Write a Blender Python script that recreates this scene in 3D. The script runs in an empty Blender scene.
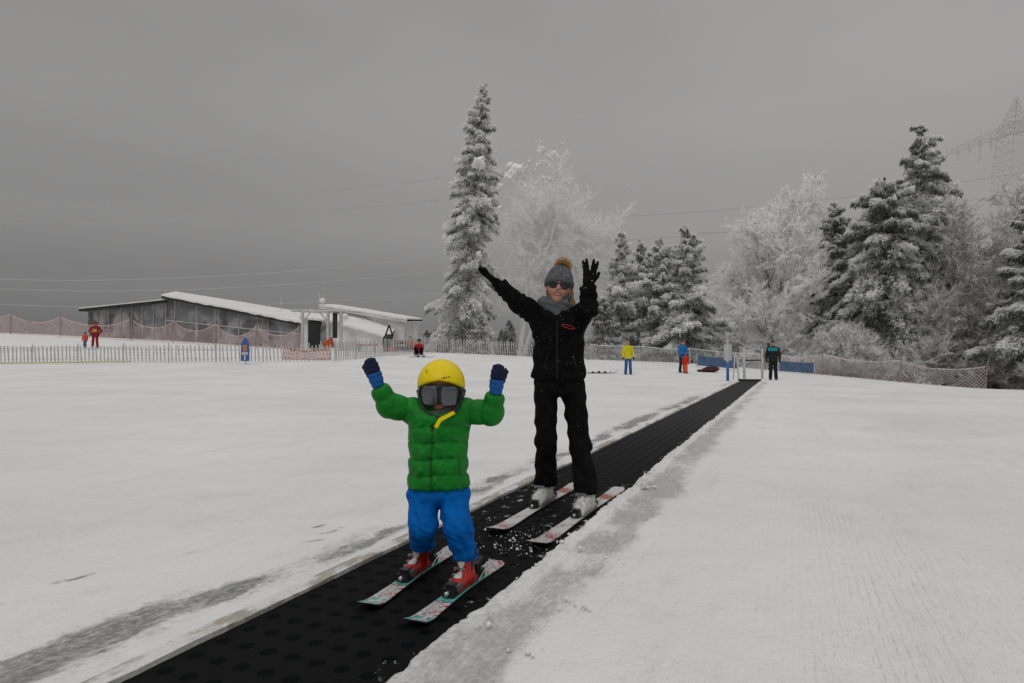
import bpy, math, random
import numpy as np
from mathutils import Vector, Matrix

random.seed(7)
rng = np.random.default_rng(7)
scene = bpy.context.scene
COL = scene.collection
R = math.radians

# ------------------------------------------------------------------ camera
F = 640.0
CAMZ = 1.05
PITCH = math.atan(15.5 / F)
cam_d = bpy.data.cameras.new("camera")
cam_d.sensor_width = 36.0
cam_d.lens = 36.0 * F / 1024.0
cam_d.clip_start = 0.05
cam_d.clip_end = 3000
cam = bpy.data.objects.new("camera", cam_d)
cam.location = (0, 0, CAMZ)
cam.rotation_euler = (math.pi / 2 + PITCH, 0, 0)
COL.objects.link(cam)
scene.camera = cam
scene.view_settings.view_transform = 'Standard'
scene.view_settings.look = 'None'
scene.view_settings.exposure = 0
scene.cycles.max_bounces = 10
scene.cycles.diffuse_bounces = 8
scene.cycles.transmission_bounces = 8
scene.cycles.transparent_max_bounces = 8


def ray(px, py):
    x = (px - 512) / F
    y = (341.5 - py) / F
    c, s = math.cos(PITCH), math.sin(PITCH)
    return np.array([x, c - s * y, s + c * y])


def at(px, py, Y):
    d = ray(px, py)
    return np.array([0, 0, CAMZ]) + d * (Y / d[1])


def gp(px, py, z=0.0):
    d = ray(px, py)
    return np.array([0, 0, CAMZ]) + d * ((z - CAMZ) / d[2])


YAW = math.atan(278 / F)
DV = np.array([math.sin(YAW), math.cos(YAW)])      # along the belt, away from the viewer
DU = np.array([math.cos(YAW), -math.sin(YAW)])     # across, to the right
U0, HW = -1.605, 0.385
VEND = 29.6


def uv2xy(u, v):
    return u * DU[0] + v * DV[0], u * DU[1] + v * DV[1]


# ------------------------------------------------------------------ noise
def _hash(i, j, k):
    n = (i * 374761393 + j * 668265263 + k * 2147483647 // 7) & 0xFFFFFFFF
    n = ((n ^ (n >> 13)) * 1274126177) & 0xFFFFFFFF
    return ((n ^ (n >> 16)) & 0xFFFF) / 65535.0


def vnoise(x, y, seed=0):
    x = np.asarray(x, float); y = np.asarray(y, float)
    i = np.floor(x).astype(np.int64); j = np.floor(y).astype(np.int64)
    fx = x - i; fy = y - j
    fx = fx * fx * (3 - 2 * fx); fy = fy * fy * (3 - 2 * fy)
    a = _hash(i, j, seed); b = _hash(i + 1, j, seed); c = _hash(i, j + 1, seed); d = _hash(i + 1, j + 1, seed)
    return (a * (1 - fx) + b * fx) * (1 - fy) + (c * (1 - fx) + d * fx) * fy


def fbm(x, y, seed=0, o=4):
    s = 0; a = 0.5; t = 0
    for k in range(o):
        s = s + a * vnoise(x, y, seed + k * 17); t += a
        x = np.asarray(x) * 2.03 + 5.1; y = np.asarray(y) * 2.03 + 1.7; a *= 0.5
    return s / t


def sstep(a, b, x):
    t = np.clip((x - a) / (b - a), 0, 1)
    return t * t * (3 - 2 * t)


# ------------------------------------------------------------------ terrain
PXC = np.array([-900, -200, 0, 180, 330, 430, 520, 600, 690, 760, 820, 985, 1200, 1900.])
YR = np.array([0, 9, 15, 27, 32, 40, 44, 60, 100, 400, 1200.])
ZT = np.array([
    [0] * 14,
    [0] * 14,
    [.15, .14, .12, .08, .03, 0, 0, 0, 0, 0, 0, 0, -.05, -.1],
    [.6, .55, .5, .5, .4, .2, .05, 0, 0, 0, 0, -.3, -.5, -.6],
    [.75, .75, .75, .8, .75, .6, .3, .05, 0, 0, 0, -.55, -.8, -.9],
    [1.5, 1.45, 1.4, 1.35, 1.3, 1.36, 1.0, .6, .4, .12, -.05, -1.0, -1.2, -1.4],
    [2.0, 1.9, 1.75, 1.65, 1.5, 1.4, 1.15, .85, .64, .2, -.16, -1.3, -1.5, -1.8],
    [3.8, 3.6, 3.45, 2.6, 1.6, 1.2, .9, .7, .4, 0, -.6, -2.6, -3.2, -3.6],
    [2, 1, 0, -1, -2, -3, -3, -3, -3, -4, -5, -7, -8, -8],
    [-50] * 14,
    [-60] * 14], float)
_px = np.arange(-900, 1901, 10.); _ys = np.arange(0, 1200.1, 1.)
_t = np.array([np.interp(_px, PXC, r) for r in ZT])
TAB = np.array([np.interp(_ys, YR, _t[:, k]) for k in range(len(_px))]).T


def _blur(a, ax, n):
    for _ in range(n):
        p = np.concatenate([np.take(a, [0], ax), a, np.take(a, [-1], ax)], ax)
        m = a.shape[ax]
        a = .25 * np.take(p, range(0, m), ax) + .5 * np.take(p, range(1, m + 1), ax) + .25 * np.take(p, range(2, m + 2), ax)
    return a


TAB = _blur(_blur(TAB, 0, 3), 1, 5)


def g(x, y):
    x = np.asarray(x, float); y = np.asarray(y, float)
    Y = np.clip(y, 0, 1199)
    px = np.clip(512 + F * x / np.maximum(Y, 2.0), -900, 1890)
    i = Y; j = (px + 900) / 10
    i0 = np.clip(i.astype(int), 0, TAB.shape[0] - 2); j0 = np.clip(j.astype(int), 0, TAB.shape[1] - 2)
    fi = i - i0; fj = j - j0
    return (TAB[i0, j0] * (1 - fi) * (1 - fj) + TAB[i0 + 1, j0] * fi * (1 - fj) + TAB[i0, j0 + 1] * (1 - fi) * fj + TAB[i0 + 1, j0 + 1] * fi * fj)


def on(px, Y, dz=0.0):
    x = (px - 512) / F * Y
    return np.array([x, Y, float(g(x, Y)) + dz])


# ------------------------------------------------------------------ objects helpers
ORG = {}


def tag(o, label=None, cat=None, group=None, kind=None):
    if label: o['label'] = label
    if cat: o['category'] = cat
    if group: o['group'] = group
    if kind: o['kind'] = kind
    return o


def thing(name, label, cat, loc, group=None):
    o = bpy.data.objects.new(name, None)
    o.empty_display_size = 0.2
    COL.objects.link(o)
    o.location = [float(c) for c in loc]
    ORG[o.name] = np.array(loc, float)
    return tag(o, label, cat, group)


def mobj(name, V, Fc, mats, parent=None, mi=None, smooth=False, org=None):
    V = np.asarray(V, float).reshape(-1, 3)
    base = ORG[parent.name] if parent is not None else (np.array(org, float) if org is not None else np.zeros(3))
    V = V - base
    me = bpy.data.meshes.new(name)
    if isinstance(Fc, np.ndarray):
        n, k = Fc.shape
        me.vertices.add(len(V)); me.vertices.foreach_set("co", V.astype(np.float32).ravel())
        me.loops.add(n * k); me.loops.foreach_set("vertex_index", Fc.astype(np.int32).ravel())
        me.polygons.add(n)
        me.polygons.foreach_set("loop_start", np.arange(0, n * k, k, dtype=np.int32))
        me.polygons.foreach_set("loop_total", np.full(n, k, dtype=np.int32))
    else:
        me.from_pydata([tuple(v) for v in V], [], [tuple(int(i) for i in f) for f in Fc])
    if not isinstance(mats, (list, tuple)): mats = [mats]
    for m in mats: me.materials.append(m)
    if mi is not None: me.polygons.foreach_set("material_index", np.asarray(mi, np.int32))
    me.polygons.foreach_set("use_smooth", np.full(len(me.polygons), bool(smooth)))
    me.update(calc_edges=True)
    me.validate()
    o = bpy.data.objects.new(name, me)
    COL.objects.link(o)
    if parent is not None:
        o.parent = parent
    else:
        o.location = [float(c) for c in base]
    ORG[o.name] = base
    return o


class MB:
    """collects boxes, tubes, ribbons"""
    def __init__(s): s.v = []; s.f = []; s.m = []; s.n = 0

    def add(s, V, Fs, m=0):
        s.v.append(np.asarray(V, float).reshape(-1, 3))
        s.f += [tuple(i + s.n for i in f) for f in Fs]; s.m += [m] * len(Fs)
        s.n += len(s.v[-1])

    def hexa(s, P8, m=0):
        s.add(P8, [(0, 3, 2, 1), (4, 5, 6, 7), (0, 1, 5, 4), (1, 2, 6, 5), (2, 3, 7, 6), (3, 0, 4, 7)], m)

    def box(s, c, half, m=0, ax=None, ay=None, az=None):
        c = np.array(c, float)
        ax = np.array([1, 0, 0.] if ax is None else ax, float); ay = np.array([0, 1, 0.] if ay is None else ay, float)
        az = np.array([0, 0, 1.] if az is None else az, float)
        hx, hy, hz = half
        P = [c + sx * hx * ax + sy * hy * ay + sz * hz * az for sz in (-1, 1) for sx, sy in ((-1, -1), (1, -1), (1, 1), (-1, 1))]
        s.hexa(P, m)

    def tube(s, pts, rad, n=6, m=0, cap=True):
        pts = [np.array(p, float) for p in pts]
        if np.isscalar(rad): rad = [rad] * len(pts)
        V = []; up = None
        for i, p in enumerate(pts):
            d = pts[min(i + 1, len(pts) - 1)] - pts[max(i - 1, 0)]
            d = d / (np.linalg.norm(d) + 1e-9)
            if up is None:
                up = np.cross(d, [0.3, 0.2, 1]);
                if np.linalg.norm(up) < .1: up = np.cross(d, [1, 0, 0])
            a = up - d * np.dot(up, d); a /= np.linalg.norm(a) + 1e-9; up = a
            b = np.cross(d, a)
            for k in range(n):
                t = 2 * math.pi * k / n
                V.append(p + rad[i] * (math.cos(t) * a + math.sin(t) * b))
        Fs = []
        for i in range(len(pts) - 1):
            for k in range(n):
                Fs.append((i * n + k, i * n + (k + 1) % n, (i + 1) * n + (k + 1) % n, (i + 1) * n + k))
        if cap:
            Fs.append(tuple(range(n - 1, -1, -1))); Fs.append(tuple(range((len(pts) - 1) * n, len(pts) * n)))
        s.add(V, Fs, m)

    def ribbon(s, a, b, w, side, m=0):
        a = np.array(a); b = np.array(b); side = np.array(side) * w / 2
        s.add([a - side, a + side, b + side, b - side], [(0, 1, 2, 3)], m)

    def build(s, name, mats, parent=None, smooth=False, org=None):
        return mobj(name, np.concatenate(s.v), s.f, mats, parent, s.m, smooth, org)


# ------------------------------------------------------------------ materials
def mat(name, col, rough=.6, var=.15, scale=8., bump=0., bscale=60., metal=0., spec=.3, sheen=0.):
    m = bpy.data.materials.new(name); m.use_nodes = True
    nt = m.node_tree; N = nt.nodes; L = nt.links
    b = N['Principled BSDF']
    b.inputs['Roughness'].default_value = rough; b.inputs['Metallic'].default_value = metal
    b.inputs['Specular IOR Level'].default_value = spec
    if sheen: b.inputs['Sheen Weight'].default_value = sheen
    tc = N.new('ShaderNodeTexCoord')
    n = N.new('ShaderNodeTexNoise'); n.inputs['Scale'].default_value = scale; n.inputs['Detail'].default_value = 4
    L.new(tc.outputs['Object'], n.inputs['Vector'])
    r = N.new('ShaderNodeValToRGB')
    r.color_ramp.elements[0].position = .3; r.color_ramp.elements[1].position = .7
    r.color_ramp.elements[0].color = [c * (1 - var) for c in col] + [1]
    r.color_ramp.elements[1].color = [min(1, c * (1 + var)) for c in col] + [1]
    L.new(n.outputs['Fac'], r.inputs['Fac']); L.new(r.outputs['Color'], b.inputs['Base Color'])
    if bump:
        n2 = N.new('ShaderNodeTexNoise'); n2.inputs['Scale'].default_value = bscale; n2.inputs['Detail'].default_value = 3
        L.new(tc.outputs['Object'], n2.inputs['Vector'])
        bp = N.new('ShaderNodeBump'); bp.inputs['Strength'].default_value = min(1, bump); bp.inputs['Distance'].default_value = .01 * max(1, bump)
        L.new(n2.outputs['Fac'], bp.inputs['Height']); L.new(bp.outputs['Normal'], b.inputs['Normal'])
    return m


class NT:
    def __init__(s, m): s.t = m.node_tree; s.N = s.t.nodes; s.L = s.t.links

    def m(s, op, a, b=0.0, c=None, clamp=False):
        n = s.N.new('ShaderNodeMath'); n.operation = op; n.use_clamp = clamp
        for i, v in enumerate((a, b, c)):
            if v is None: continue
            if isinstance(v, (int, float)): n.inputs[i].default_value = v
            else: s.L.new(v, n.inputs[i])
        return n.outputs[0]

    def mr(s, v, a, b, c=0., d=1.):
        n = s.N.new('ShaderNodeMapRange'); n.interpolation_type = 'SMOOTHSTEP'
        s.L.new(v, n.inputs[0])
        for i, q in enumerate((a, b, c, d)): n.inputs[i + 1].default_value = q
        return n.outputs[0]

    def mix(s, f, a, b):
        n = s.N.new('ShaderNodeMix'); n.data_type = 'RGBA'
        if isinstance(f, (int, float)): n.inputs[0].default_value = f
        else: s.L.new(f, n.inputs[0])
        for k, v in ((6, a), (7, b)):
            if isinstance(v, (tuple, list)): n.inputs[k].default_value = (*v[:3], 1)
            else: s.L.new(v, n.inputs[k])
        return n.outputs[2]

    def noise(s, vec, scale, detail=3, rough=.5, dist=0.):
        n = s.N.new('ShaderNodeTexNoise'); n.inputs['Scale'].default_value = scale; n.inputs['Detail'].default_value = detail
        n.inputs['Roughness'].default_value = rough; n.inputs['Distortion'].default_value = dist
        s.L.new(vec, n.inputs['Vector']); return n.outputs['Fac']

    def mapping(s, vec, sc=(1, 1, 1), rz=0., loc=(0, 0, 0)):
        n = s.N.new('ShaderNodeMapping'); n.inputs['Scale'].default_value = sc; n.inputs['Rotation'].default_value = (0, 0, rz)
        n.inputs['Location'].default_value = loc
        s.L.new(vec, n.inputs['Vector']); return n.outputs[0]

    def obj(s):
        n = s.N.new('ShaderNodeTexCoord'); return n.outputs['Object']

    def sep(s, v):
        n = s.N.new('ShaderNodeSeparateXYZ'); s.L.new(v, n.inputs[0]); return n.outputs

    def attr(s, name):
        n = s.N.new('ShaderNodeAttribute'); n.attribute_name = name; return n.outputs['Fac']

    def bump(s, h, st, dist, prev=None):
        n = s.N.new('ShaderNodeBump'); n.inputs['Strength'].default_value = st; n.inputs['Distance'].default_value = dist
        s.L.new(h, n.inputs['Height'])
        if prev is not None: s.L.new(prev, n.inputs['Normal'])
        return n.outputs[0]


def newmat(name, rough=.6, spec=.3):
    m = bpy.data.materials.new(name); m.use_nodes = True
    b = m.node_tree.nodes['Principled BSDF']; b.inputs['Roughness'].default_value = rough; b.inputs['Specular IOR Level'].default_value = spec
    return m, NT(m), b


# snow ground
def snow_ground_material():
    m, t, b = newmat('groomed_snow', .75, .25)
    o = t.obj()
    rot = t.mapping(o, rz=YAW)     # x = across the belt, y = along it
    X, Y, Z = t.sep(rot)[:3]
    big = t.noise(o, .35, 5, .6)
    mid = t.noise(o, 3.0, 5, .6)
    fine = t.noise(o, 38., 4, .65)
    streak = t.noise(t.mapping(rot, (3.0, .25, 1)), 1.2, 4, .6)
    base = t.mix(t.mr(big, .3, .7), (.70, .70, .695), (.80, .80, .79))
    base = t.mix(t.m('MULTIPLY', t.mr(streak, .55, .8), .35), base, (.56, .56, .57))
    base = t.mix(t.m('MULTIPLY', t.mr(fine, .55, .75), .18), base, (.55, .55, .55))
    blot = t.noise(t.mapping(rot, (1.3, .5, 1)), 2.4, 6, .72)
    base = t.mix(t.m('MULTIPLY', t.mr(blot, .5, .72), .22), base, (.5, .5, .5))
    # grating showing under thin snow
    dirt = t.attr('dirt')
    rib = t.m('SINE', t.m('ADD', t.m('MULTIPLY', X, 2 * math.pi / .014), t.m('MULTIPLY', mid, 2.0)))
    rib2 = t.m('SINE', t.m('MULTIPLY', Y, 2 * math.pi / .05))
    ribs = t.m('MULTIPLY', t.mr(t.m('ADD', rib, t.m('MULTIPLY', rib2, .35)), -.6, .9), t.mr(X, -1.75, -1.7, 1., 0.))
    tex = t.noise(t.mapping(rot, (5.5, 1.0, 1)), 11, 5, .72)
    tex2 = t.noise(t.mapping(rot, (1.4, .7, 1)), 5, 5, .65)
    tex3 = t.m('ADD', t.m('ADD', t.m('MULTIPLY', tex, .7), t.m('MULTIPLY', tex2, .5)), t.m('MULTIPLY', t.m('SUBTRACT', fine, .5), .55))
    thr = t.m('ADD', tex3, t.m('MULTIPLY', t.m('MINIMUM', dirt, .95), .50))
    dn = t.m('MULTIPLY', t.mr(thr, .62, 1.30), t.mr(dirt, 0.02, .22))
    dcol = t.mix(t.m('MULTIPLY', ribs, .4), (.12, .12, .12), (.34, .34, .335))
    base = t.mix(t.m('MULTIPLY', dn, t.mr(X, -1.75, -1.7, 1.0, .60)), base, dcol)
    base = t.mix(t.attr('crack'), base, (.10, .095, .09))
    t.L.new(base, b.inputs['Base Color'])
    # corduroy on the right, only where the noise lets it through
    cord = t.m('SINE', t.m('MULTIPLY', X, 2 * math.pi / .034))
    cm = t.m('MULTIPLY', t.mr(t.noise(t.mapping(rot, (1, .35, 1)), .9, 3), .36, .6), t.mr(X, -.4, .4))
    h1 = t.bump(t.m('MULTIPLY', cord, cm), .5, .005)
    h2 = t.bump(mid, .4, .04, h1)
    h3 = t.bump(fine, .55, .012, h2)
    h4 = t.bump(blot, .7, .05, h3)
    t.L.new(h4, b.inputs['Normal'])
    return m




def board_material():
    m, t, b = newmat('snowy_board', .85, .1)
    o = t.obj()
    c = t.mix(t.mr(t.noise(t.mapping(o, (4, 1.2, 1)), 2.2, 5, .65), .44, .56), (.70, .70, .69), (.40, .375, .32))
    c = t.mix(t.mr(t.noise(o, 40, 4, .7), .5, .75, 0., .5), c, (.3, .29, .27))
    t.L.new(c, b.inputs['Base Color']); t.L.new(t.bump(t.noise(o, 30, 5, .7), .8, .012), b.inputs['Normal'])
    return m


M = {}
M['ground'] = snow_ground_material()
M['snow'] = mat('packed_snow', (.78, .78, .775), .8, .08, 6, .8, 25, spec=.2)
M['board'] = mat('snowy_board', (.56, .545, .50), .8, .22, 5, .5, 40)
M['post'] = mat('frosted_post', (.52, .49, .48), .8, .2, 4)
M['postred'] = mat('faded_red_post', (.36, .22, .2), .8, .25, 4)
M['picket'] = mat('frosted_wood', (.58, .58, .57), .9, .35, 3.0)
M['bluebanner'] = mat('blue_banner', (.075, .125, .21), .7, .2, 3)
M['black'] = mat('black_cloth', (.0055, .0055, .0062), .85, .4, 14, 2.0, 18, spec=.07)
M['blacktrouser'] = mat('black_trouser_cloth', (.0055, .0055, .006), .85, .4, 14, 2.0, 16, spec=.07)
M['rubber'] = mat('black_rubber', (.012, .012, .013), .6, .3, 20, .3, 80)
M['blackplastic'] = mat('black_plastic', (.015, .015, .017), .35, .2, 20)
M['green'] = mat('green_nylon', (.008, .19, .018), .48, .18, 9, 1.6, 22, spec=.16)
M['darkgreen'] = mat('green_zip', (.006, .09, .012), .6, .1, 9)
M['blue'] = mat('blue_nylon', (.002, .115, .42), .7, .18, 9, 2.0, 16, spec=.06)
M['mittblue'] = mat('mitten_blue', (.008, .10, .34), .75, .15, 12, .4, 60)
M['navy'] = mat('mitten_navy', (.007, .011, .045), .8, .25, 14, .4, 60)
M['yellow'] = mat('helmet_yellow', (.82, .62, .004), .34, .04, 4, spec=.22)
M['strapyellow'] = mat('strap_yellow', (.80, .62, .01), .6, .1, 20, spec=.1)
M['grey'] = mat('grey_fleece', (.115, .122, .135), .95, .25, 30, .8, 90, spec=.1)
M['lens'] = mat('mirror_lens', (.11, .12, .135), .2, .06, 3, metal=.45, spec=.5)
M['sunlens'] = mat('dark_lens', (.006, .006, .007), .08, .1, 3, spec=.6)
M['skin'] = mat('skin', (.46, .23, .16), .55, .1, 14, spec=.3)
M['lips'] = mat('lips', (.28, .09, .075), .45, .1, 20)
M['teeth'] = mat('teeth', (.5, .48, .44), .4, .05, 10)
M['eye'] = mat('eye_white', (.5, .5, .5), .3, .05, 10)
M['hair'] = mat('blond_hair', (.27, .16, .07), .7, .4, 60, .8, 120)
M['pom'] = mat('fur_pompom', (.62, .40, .17), .95, .3, 40, 1, 90, spec=.05)
M['red'] = mat('boot_red', (.42, .018, .012), .35, .12, 10, spec=.45)
M['redlogo'] = mat('red_print', (.35, .02, .02), .6, .1, 10)
M['bootwhite'] = mat('boot_white', (.55, .55, .53), .4, .12, 18)
M['bootgrey'] = mat('pale_boot', (.50, .50, .47), .4, .45, 22, .3, 40)
M['steel'] = mat('steel', (.45, .45, .45), .3, .15, 10, metal=.8)
M['bark'] = mat('frosted_bark', (.16, .15, .145), .95, .5, 5)
M['needle'] = mat('dark_needles', (.05, .058, .05), .9, .4, 1.2)
M['needle2'] = mat('frosted_needles', (.20, .21, .205), .9, .35, 1.2)
M['frost'] = mat('frost', (.66, .66, .65), .9, .15, 1.0)
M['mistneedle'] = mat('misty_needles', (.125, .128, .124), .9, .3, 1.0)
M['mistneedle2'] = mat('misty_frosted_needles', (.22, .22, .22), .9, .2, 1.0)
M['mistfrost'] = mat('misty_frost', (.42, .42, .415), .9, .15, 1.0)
M['twig'] = mat('frosted_twig', (.47, .47, .46), .9, .25, 1.2)
M['twigw'] = mat('rime_twig', (.60, .60, .59), .9, .15, 1.2)
M['twigd'] = mat('dull_twig', (.23, .225, .22), .9, .3, 1.2)
M['twigfar'] = mat('misty_twig', (.36, .36, .355), .9, .2, 1.2)
M['faceprint'] = mat('print_dark', (.05, .03, .03), .6, .1, 10)



def rime(name, col, var=.15, scale=1.2, tr=.5):
    m = mat(name, col, .9, var, scale)
    nt = m.node_tree; b = nt.nodes['Principled BSDF']
    t_ = nt.nodes.new('ShaderNodeBsdfTranslucent'); mx = nt.nodes.new('ShaderNodeMixShader'); mx.inputs[0].default_value = tr
    src = b.inputs['Base Color'].links[0].from_socket
    nt.links.new(src, t_.inputs['Color']); nt.links.new(b.outputs[0], mx.inputs[1]); nt.links.new(t_.outputs[0], mx.inputs[2])
    nt.links.new(mx.outputs[0], nt.nodes['Material Output'].inputs['Surface'])
    return m


M['needle'] = rime('dark_needles', (.15, .16, .15), .4)  # needle tone lifted to put some mist into the colour
M['needle2'] = rime('frosted_needles', (.58, .59, .575), .25)
M['frost'] = rime('frost', (.90, .90, .89), .08)
M['mistneedle'] = rime('misty_needles', (.22, .223, .22), .3)  # low-contrast tones with the mist haze mixed into the colour
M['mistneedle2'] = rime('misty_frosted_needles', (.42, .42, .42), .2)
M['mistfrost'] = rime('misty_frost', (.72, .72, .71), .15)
M['twig'] = rime('frosted_twig', (.86, .86, .855), .1)
M['twigw'] = rime('rime_twig', (.96, .96, .955), .04)
M['twigd'] = rime('dull_twig', (.42, .415, .41), .3)
M['twigfar'] = rime('misty_twig', (.93, .93, .925), .06)  # far twigs paled, haze is part of this colour
M['netorange'] = rime('frosted_orange_net', (.80, .73, .71), .2, 3, .4)
M['netpink'] = rime('frosted_pink_net', (.86, .62, .60), .2, 3, .4)
M['netwhite'] = rime('frosted_white_net', (.86, .85, .84), .2, 3, .4)
M['picketw'] = rime('rimed_wood', (.62, .62, .61), .15, 3, .35)
M['bark'] = mat('frosted_bark', (.22, .21, .205), .95, .5, 5)


# ------------------------------------------------------------------ world and sun
def make_world():
    w = bpy.data.worlds.new("World"); scene.world = w; w.use_nodes = True
    N = w.node_tree.nodes; L = w.node_tree.links
    bg = N['Background']
    t = NT(w)
    tc = N.new('ShaderNodeTexCoord')
    S = t.sep(tc.outputs['Generated'])
    sky = N.new('ShaderNodeTexSky'); sky.sky_type = 'NISHITA'; sky.sun_disc = False
    sky.sun_elevation = R(52); sky.sun_rotation = R(200)
    bw = N.new('ShaderNodeRGBToBW'); L.new(sky.outputs[0], bw.inputs[0])
    skyv = t.m('MULTIPLY', bw.outputs[0], .012)
    ramp = N.new('ShaderNodeValToRGB'); cr = ramp.color_ramp; cr.interpolation = 'EASE'
    stops = [(0.0, .100), (.03, .108), (.10, .155), (.20, .225), (.36, .275), (.52, .27), (.72, .55), (1.0, .78)]
    cr.elements[0].position = 0; cr.elements[1].position = 1
    for p, v in stops[1:-1]: cr.elements.new(p)
    for e, (p, v) in zip(cr.elements, stops): e.position = p; e.color = (v, v, v, 1)
    L.new(S[2], ramp.inputs[0])
    bw2 = N.new('ShaderNodeRGBToBW'); L.new(ramp.outputs[0], bw2.inputs[0])
    az = t.mr(S[0], -.8, .7, .90, 1.13)
    cl = t.noise(t.mapping(tc.outputs['Generated'], (1, 1, 2.2)), 1.6, 4, .5)
    v = t.m('MULTIPLY', bw2.outputs[0], az)
    v = t.m('MULTIPLY', v, t.mr(cl, .2, .8, .92, 1.08))
    v = t.m('ADD', v, skyv)
    cmb = N.new('ShaderNodeCombineColor')
    L.new(t.m('MULTIPLY', v, 1.012), cmb.inputs[0]); L.new(t.m('MULTIPLY', v, .994), cmb.inputs[1]); L.new(t.m('MULTIPLY', v, .99), cmb.inputs[2])
    L.new(cmb.outputs[0], bg.inputs['Color']); bg.inputs['Strength'].default_value = 1.0
    sd = bpy.data.lights.new('sun', 'SUN'); sd.energy = .62; sd.angle = R(35); sd.color = (1, .995, .985)
    so = bpy.data.objects.new('sun', sd); COL.objects.link(so)
    so.rotation_euler = (R(38), 0, R(-20)); so.location = (0, -10, 30)


make_world()


# ------------------------------------------------------------------ ground sheet
def uv_of(px, py):
    p = gp(px, py, 0)
    return p[0] * DU[0] + p[1] * DU[1], p[0] * DV[0] + p[1] * DV[1]


def make_ground():
    def grow(a, b, s, k):
        o = [a]
        while o[-1] < b:
            o.append(o[-1] + s); s *= k
        return o
    right = grow(0, .7, .014, 1.0) + grow(.72, 2.5, .03, 1.01)[0:] + grow(2.6, 700, .05, 1.07)
    left = grow(0, 1.9, .016, 1.0) + grow(1.95, 4, .03, 1.02)[0:] + grow(4.1, 700, .05, 1.07)
    us = sorted(set([U0 + HW + a for a in right] + [U0 - HW - a for a in left] + [U0 + k * .1 for k in (-3, -1, 1, 3)]))
    vs = [-v for v in grow(.5, 60, .1, 1.1)][::-1] + grow(.45, 9, .022, 1.0) + grow(9.03, 29, .03, 1.006) + grow(29.4, 900, .12, 1.045)
    us = np.array(us); vs = np.array(sorted(vs))
    Ug, Vg = np.meshgrid(us, vs)
    er = Ug - (U0 + HW); el = (U0 - HW) - Ug
    inb = (Vg < VEND) & (Vg > -40)
    # ragged right edge
    rag = (fbm(Vg * 3.1, Vg * 0, 3, 5) - .5) * .035 + .02 * np.exp(-((Vg - 4.4) / 1.2) ** 2) + .018 + (fbm(Vg * 33, Vg * 0, 33, 3) - .5) * .026
    x, y = uv2xy(Ug, Vg)
    z = g(x, y)
    z = z + (fbm(x * .5, y * .5, 11, 3) - .5) * .022 * sstep(3, 12, np.hypot(x, y))
    near = 1 - sstep(14, 30, np.hypot(x, y))
    z = z + near * ((fbm(x * 6, y * 6, 21, 4) - .5) * .012 + (fbm(x * 1.7, y * 1.7, 5, 3) - .5) * .03)
    endf = 1 - sstep(VEND - .25, VEND, Vg)
    lip = .016 * (1 - sstep(.10, .125, er + (fbm(Vg * 4, Vg * 0, 61, 3) - .5) * .03)) + .008 + .02 * sstep(.35, .6, er)
    lip += (fbm(Ug * 18, Vg * 14, 31, 3) - .5) * .020 * np.exp(-(er / .22) ** 2) + np.maximum(0, fbm(Ug * 9, Vg * 7, 39, 3) - .6) * .07 * np.exp(-((er-.07) / .12) ** 2)
    topr = z + lip * np.exp(-np.maximum(er, 0) / .5)
    wall = sstep(rag - .012, rag + .012, er)
    zr = -.09 * (1 - wall) + topr * wall
    lipl = .022 + (fbm(Ug * 14, Vg * 10, 41, 3) - .5) * .018
    topl = z + lipl * np.exp(-np.maximum(el, 0) / .4)
    ragl = (fbm(Vg * 2.3, Vg * 0 + 9, 8, 4) - .5) * .06 + .022
    walll = sstep(ragl - .016, ragl + .016, el)
    zl = -.09 * (1 - walll) + topl * walll
    zt = np.where(Ug > U0, zr, zl)
    far = 1 - sstep(9, 16, Vg)          # lip fades with distance
    Z = np.where(inb, z + (zt - z) * np.where((er < .1) & (el < .1), 1, .25 + .75 * far), z)
    Z = np.where(inb, Z * endf + z * (1 - endf), z)
    # dirt and cracks
    dirt = np.zeros_like(Z)
    blobs = [(40, 662, .15, .32, 1.1), (165, 616, .12, .34, 1.15), (220, 596, .08, .2, .9), (370, 543, .10, .36, 1.1), (480, 487, .12, .6, .9), (560, 458, .12, .8, .8), (620, 430, .15, 1.6, .7), (680, 404, .2, 3, .7),
             (470, 655, .13, .22, .9), (440, 690, .12, .3, .8), (590, 575, .12, .22, .6), (520, 620, .1, .2, .55), (640, 512, .10, .26, .9), (612, 540, .1, .2, .6), (665, 483, .12, .5, .8), (700, 450, .14, .9, .7), (722, 425, .14, 1.5, .6)]
    for px, py, ru, rv, s in blobs:
        u, v = uv_of(px, py)
        dirt += s * np.exp(-(((Ug - u) / ru) ** 2 + ((Vg - v) / rv) ** 2))
    dirt += .55 * sstep(.5, .68, fbm(Ug * 2.2, Vg * .9, 77, 4)) * (np.exp(-((el - .28) / .16) ** 2) + .8 * np.exp(-((er - .3) / .16) ** 2)) * inb
    band = sstep(.11, .135, er) * (1 - sstep(.22, .46, er + (fbm(Ug * 2, Vg * 1.3, 66, 4) - .5) * .35)) * inb
    dirt += .80 * band * (.3 + 1.2 * fbm(Ug * 4, Vg * 2.5, 67, 4))
    dirt += .28 * (1 - sstep(.10, .125, er)) * (er > 0) * inb
    bandl = np.exp(-((el - .26) / .16) ** 2) * inb
    dirt += .16 * bandl * (.2 + 1.4 * fbm(Ug * 3, Vg * 1.4, 68, 4))
    dirt *= .25 + 1.5 * fbm(Ug * 5, Vg * 3.2, 55, 5)
    dirt *= .45 + 1.1 * fbm(Ug * 26, Vg * 13, 57, 4)
    dirt *= np.where(Ug < U0, .45 + .9 * sstep(.36, .62, fbm(Ug * 7, Vg * 2.2, 58, 4)), 1)
    dirt *= sstep(.08, .16, el) + sstep(.0, .02, er)
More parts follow.
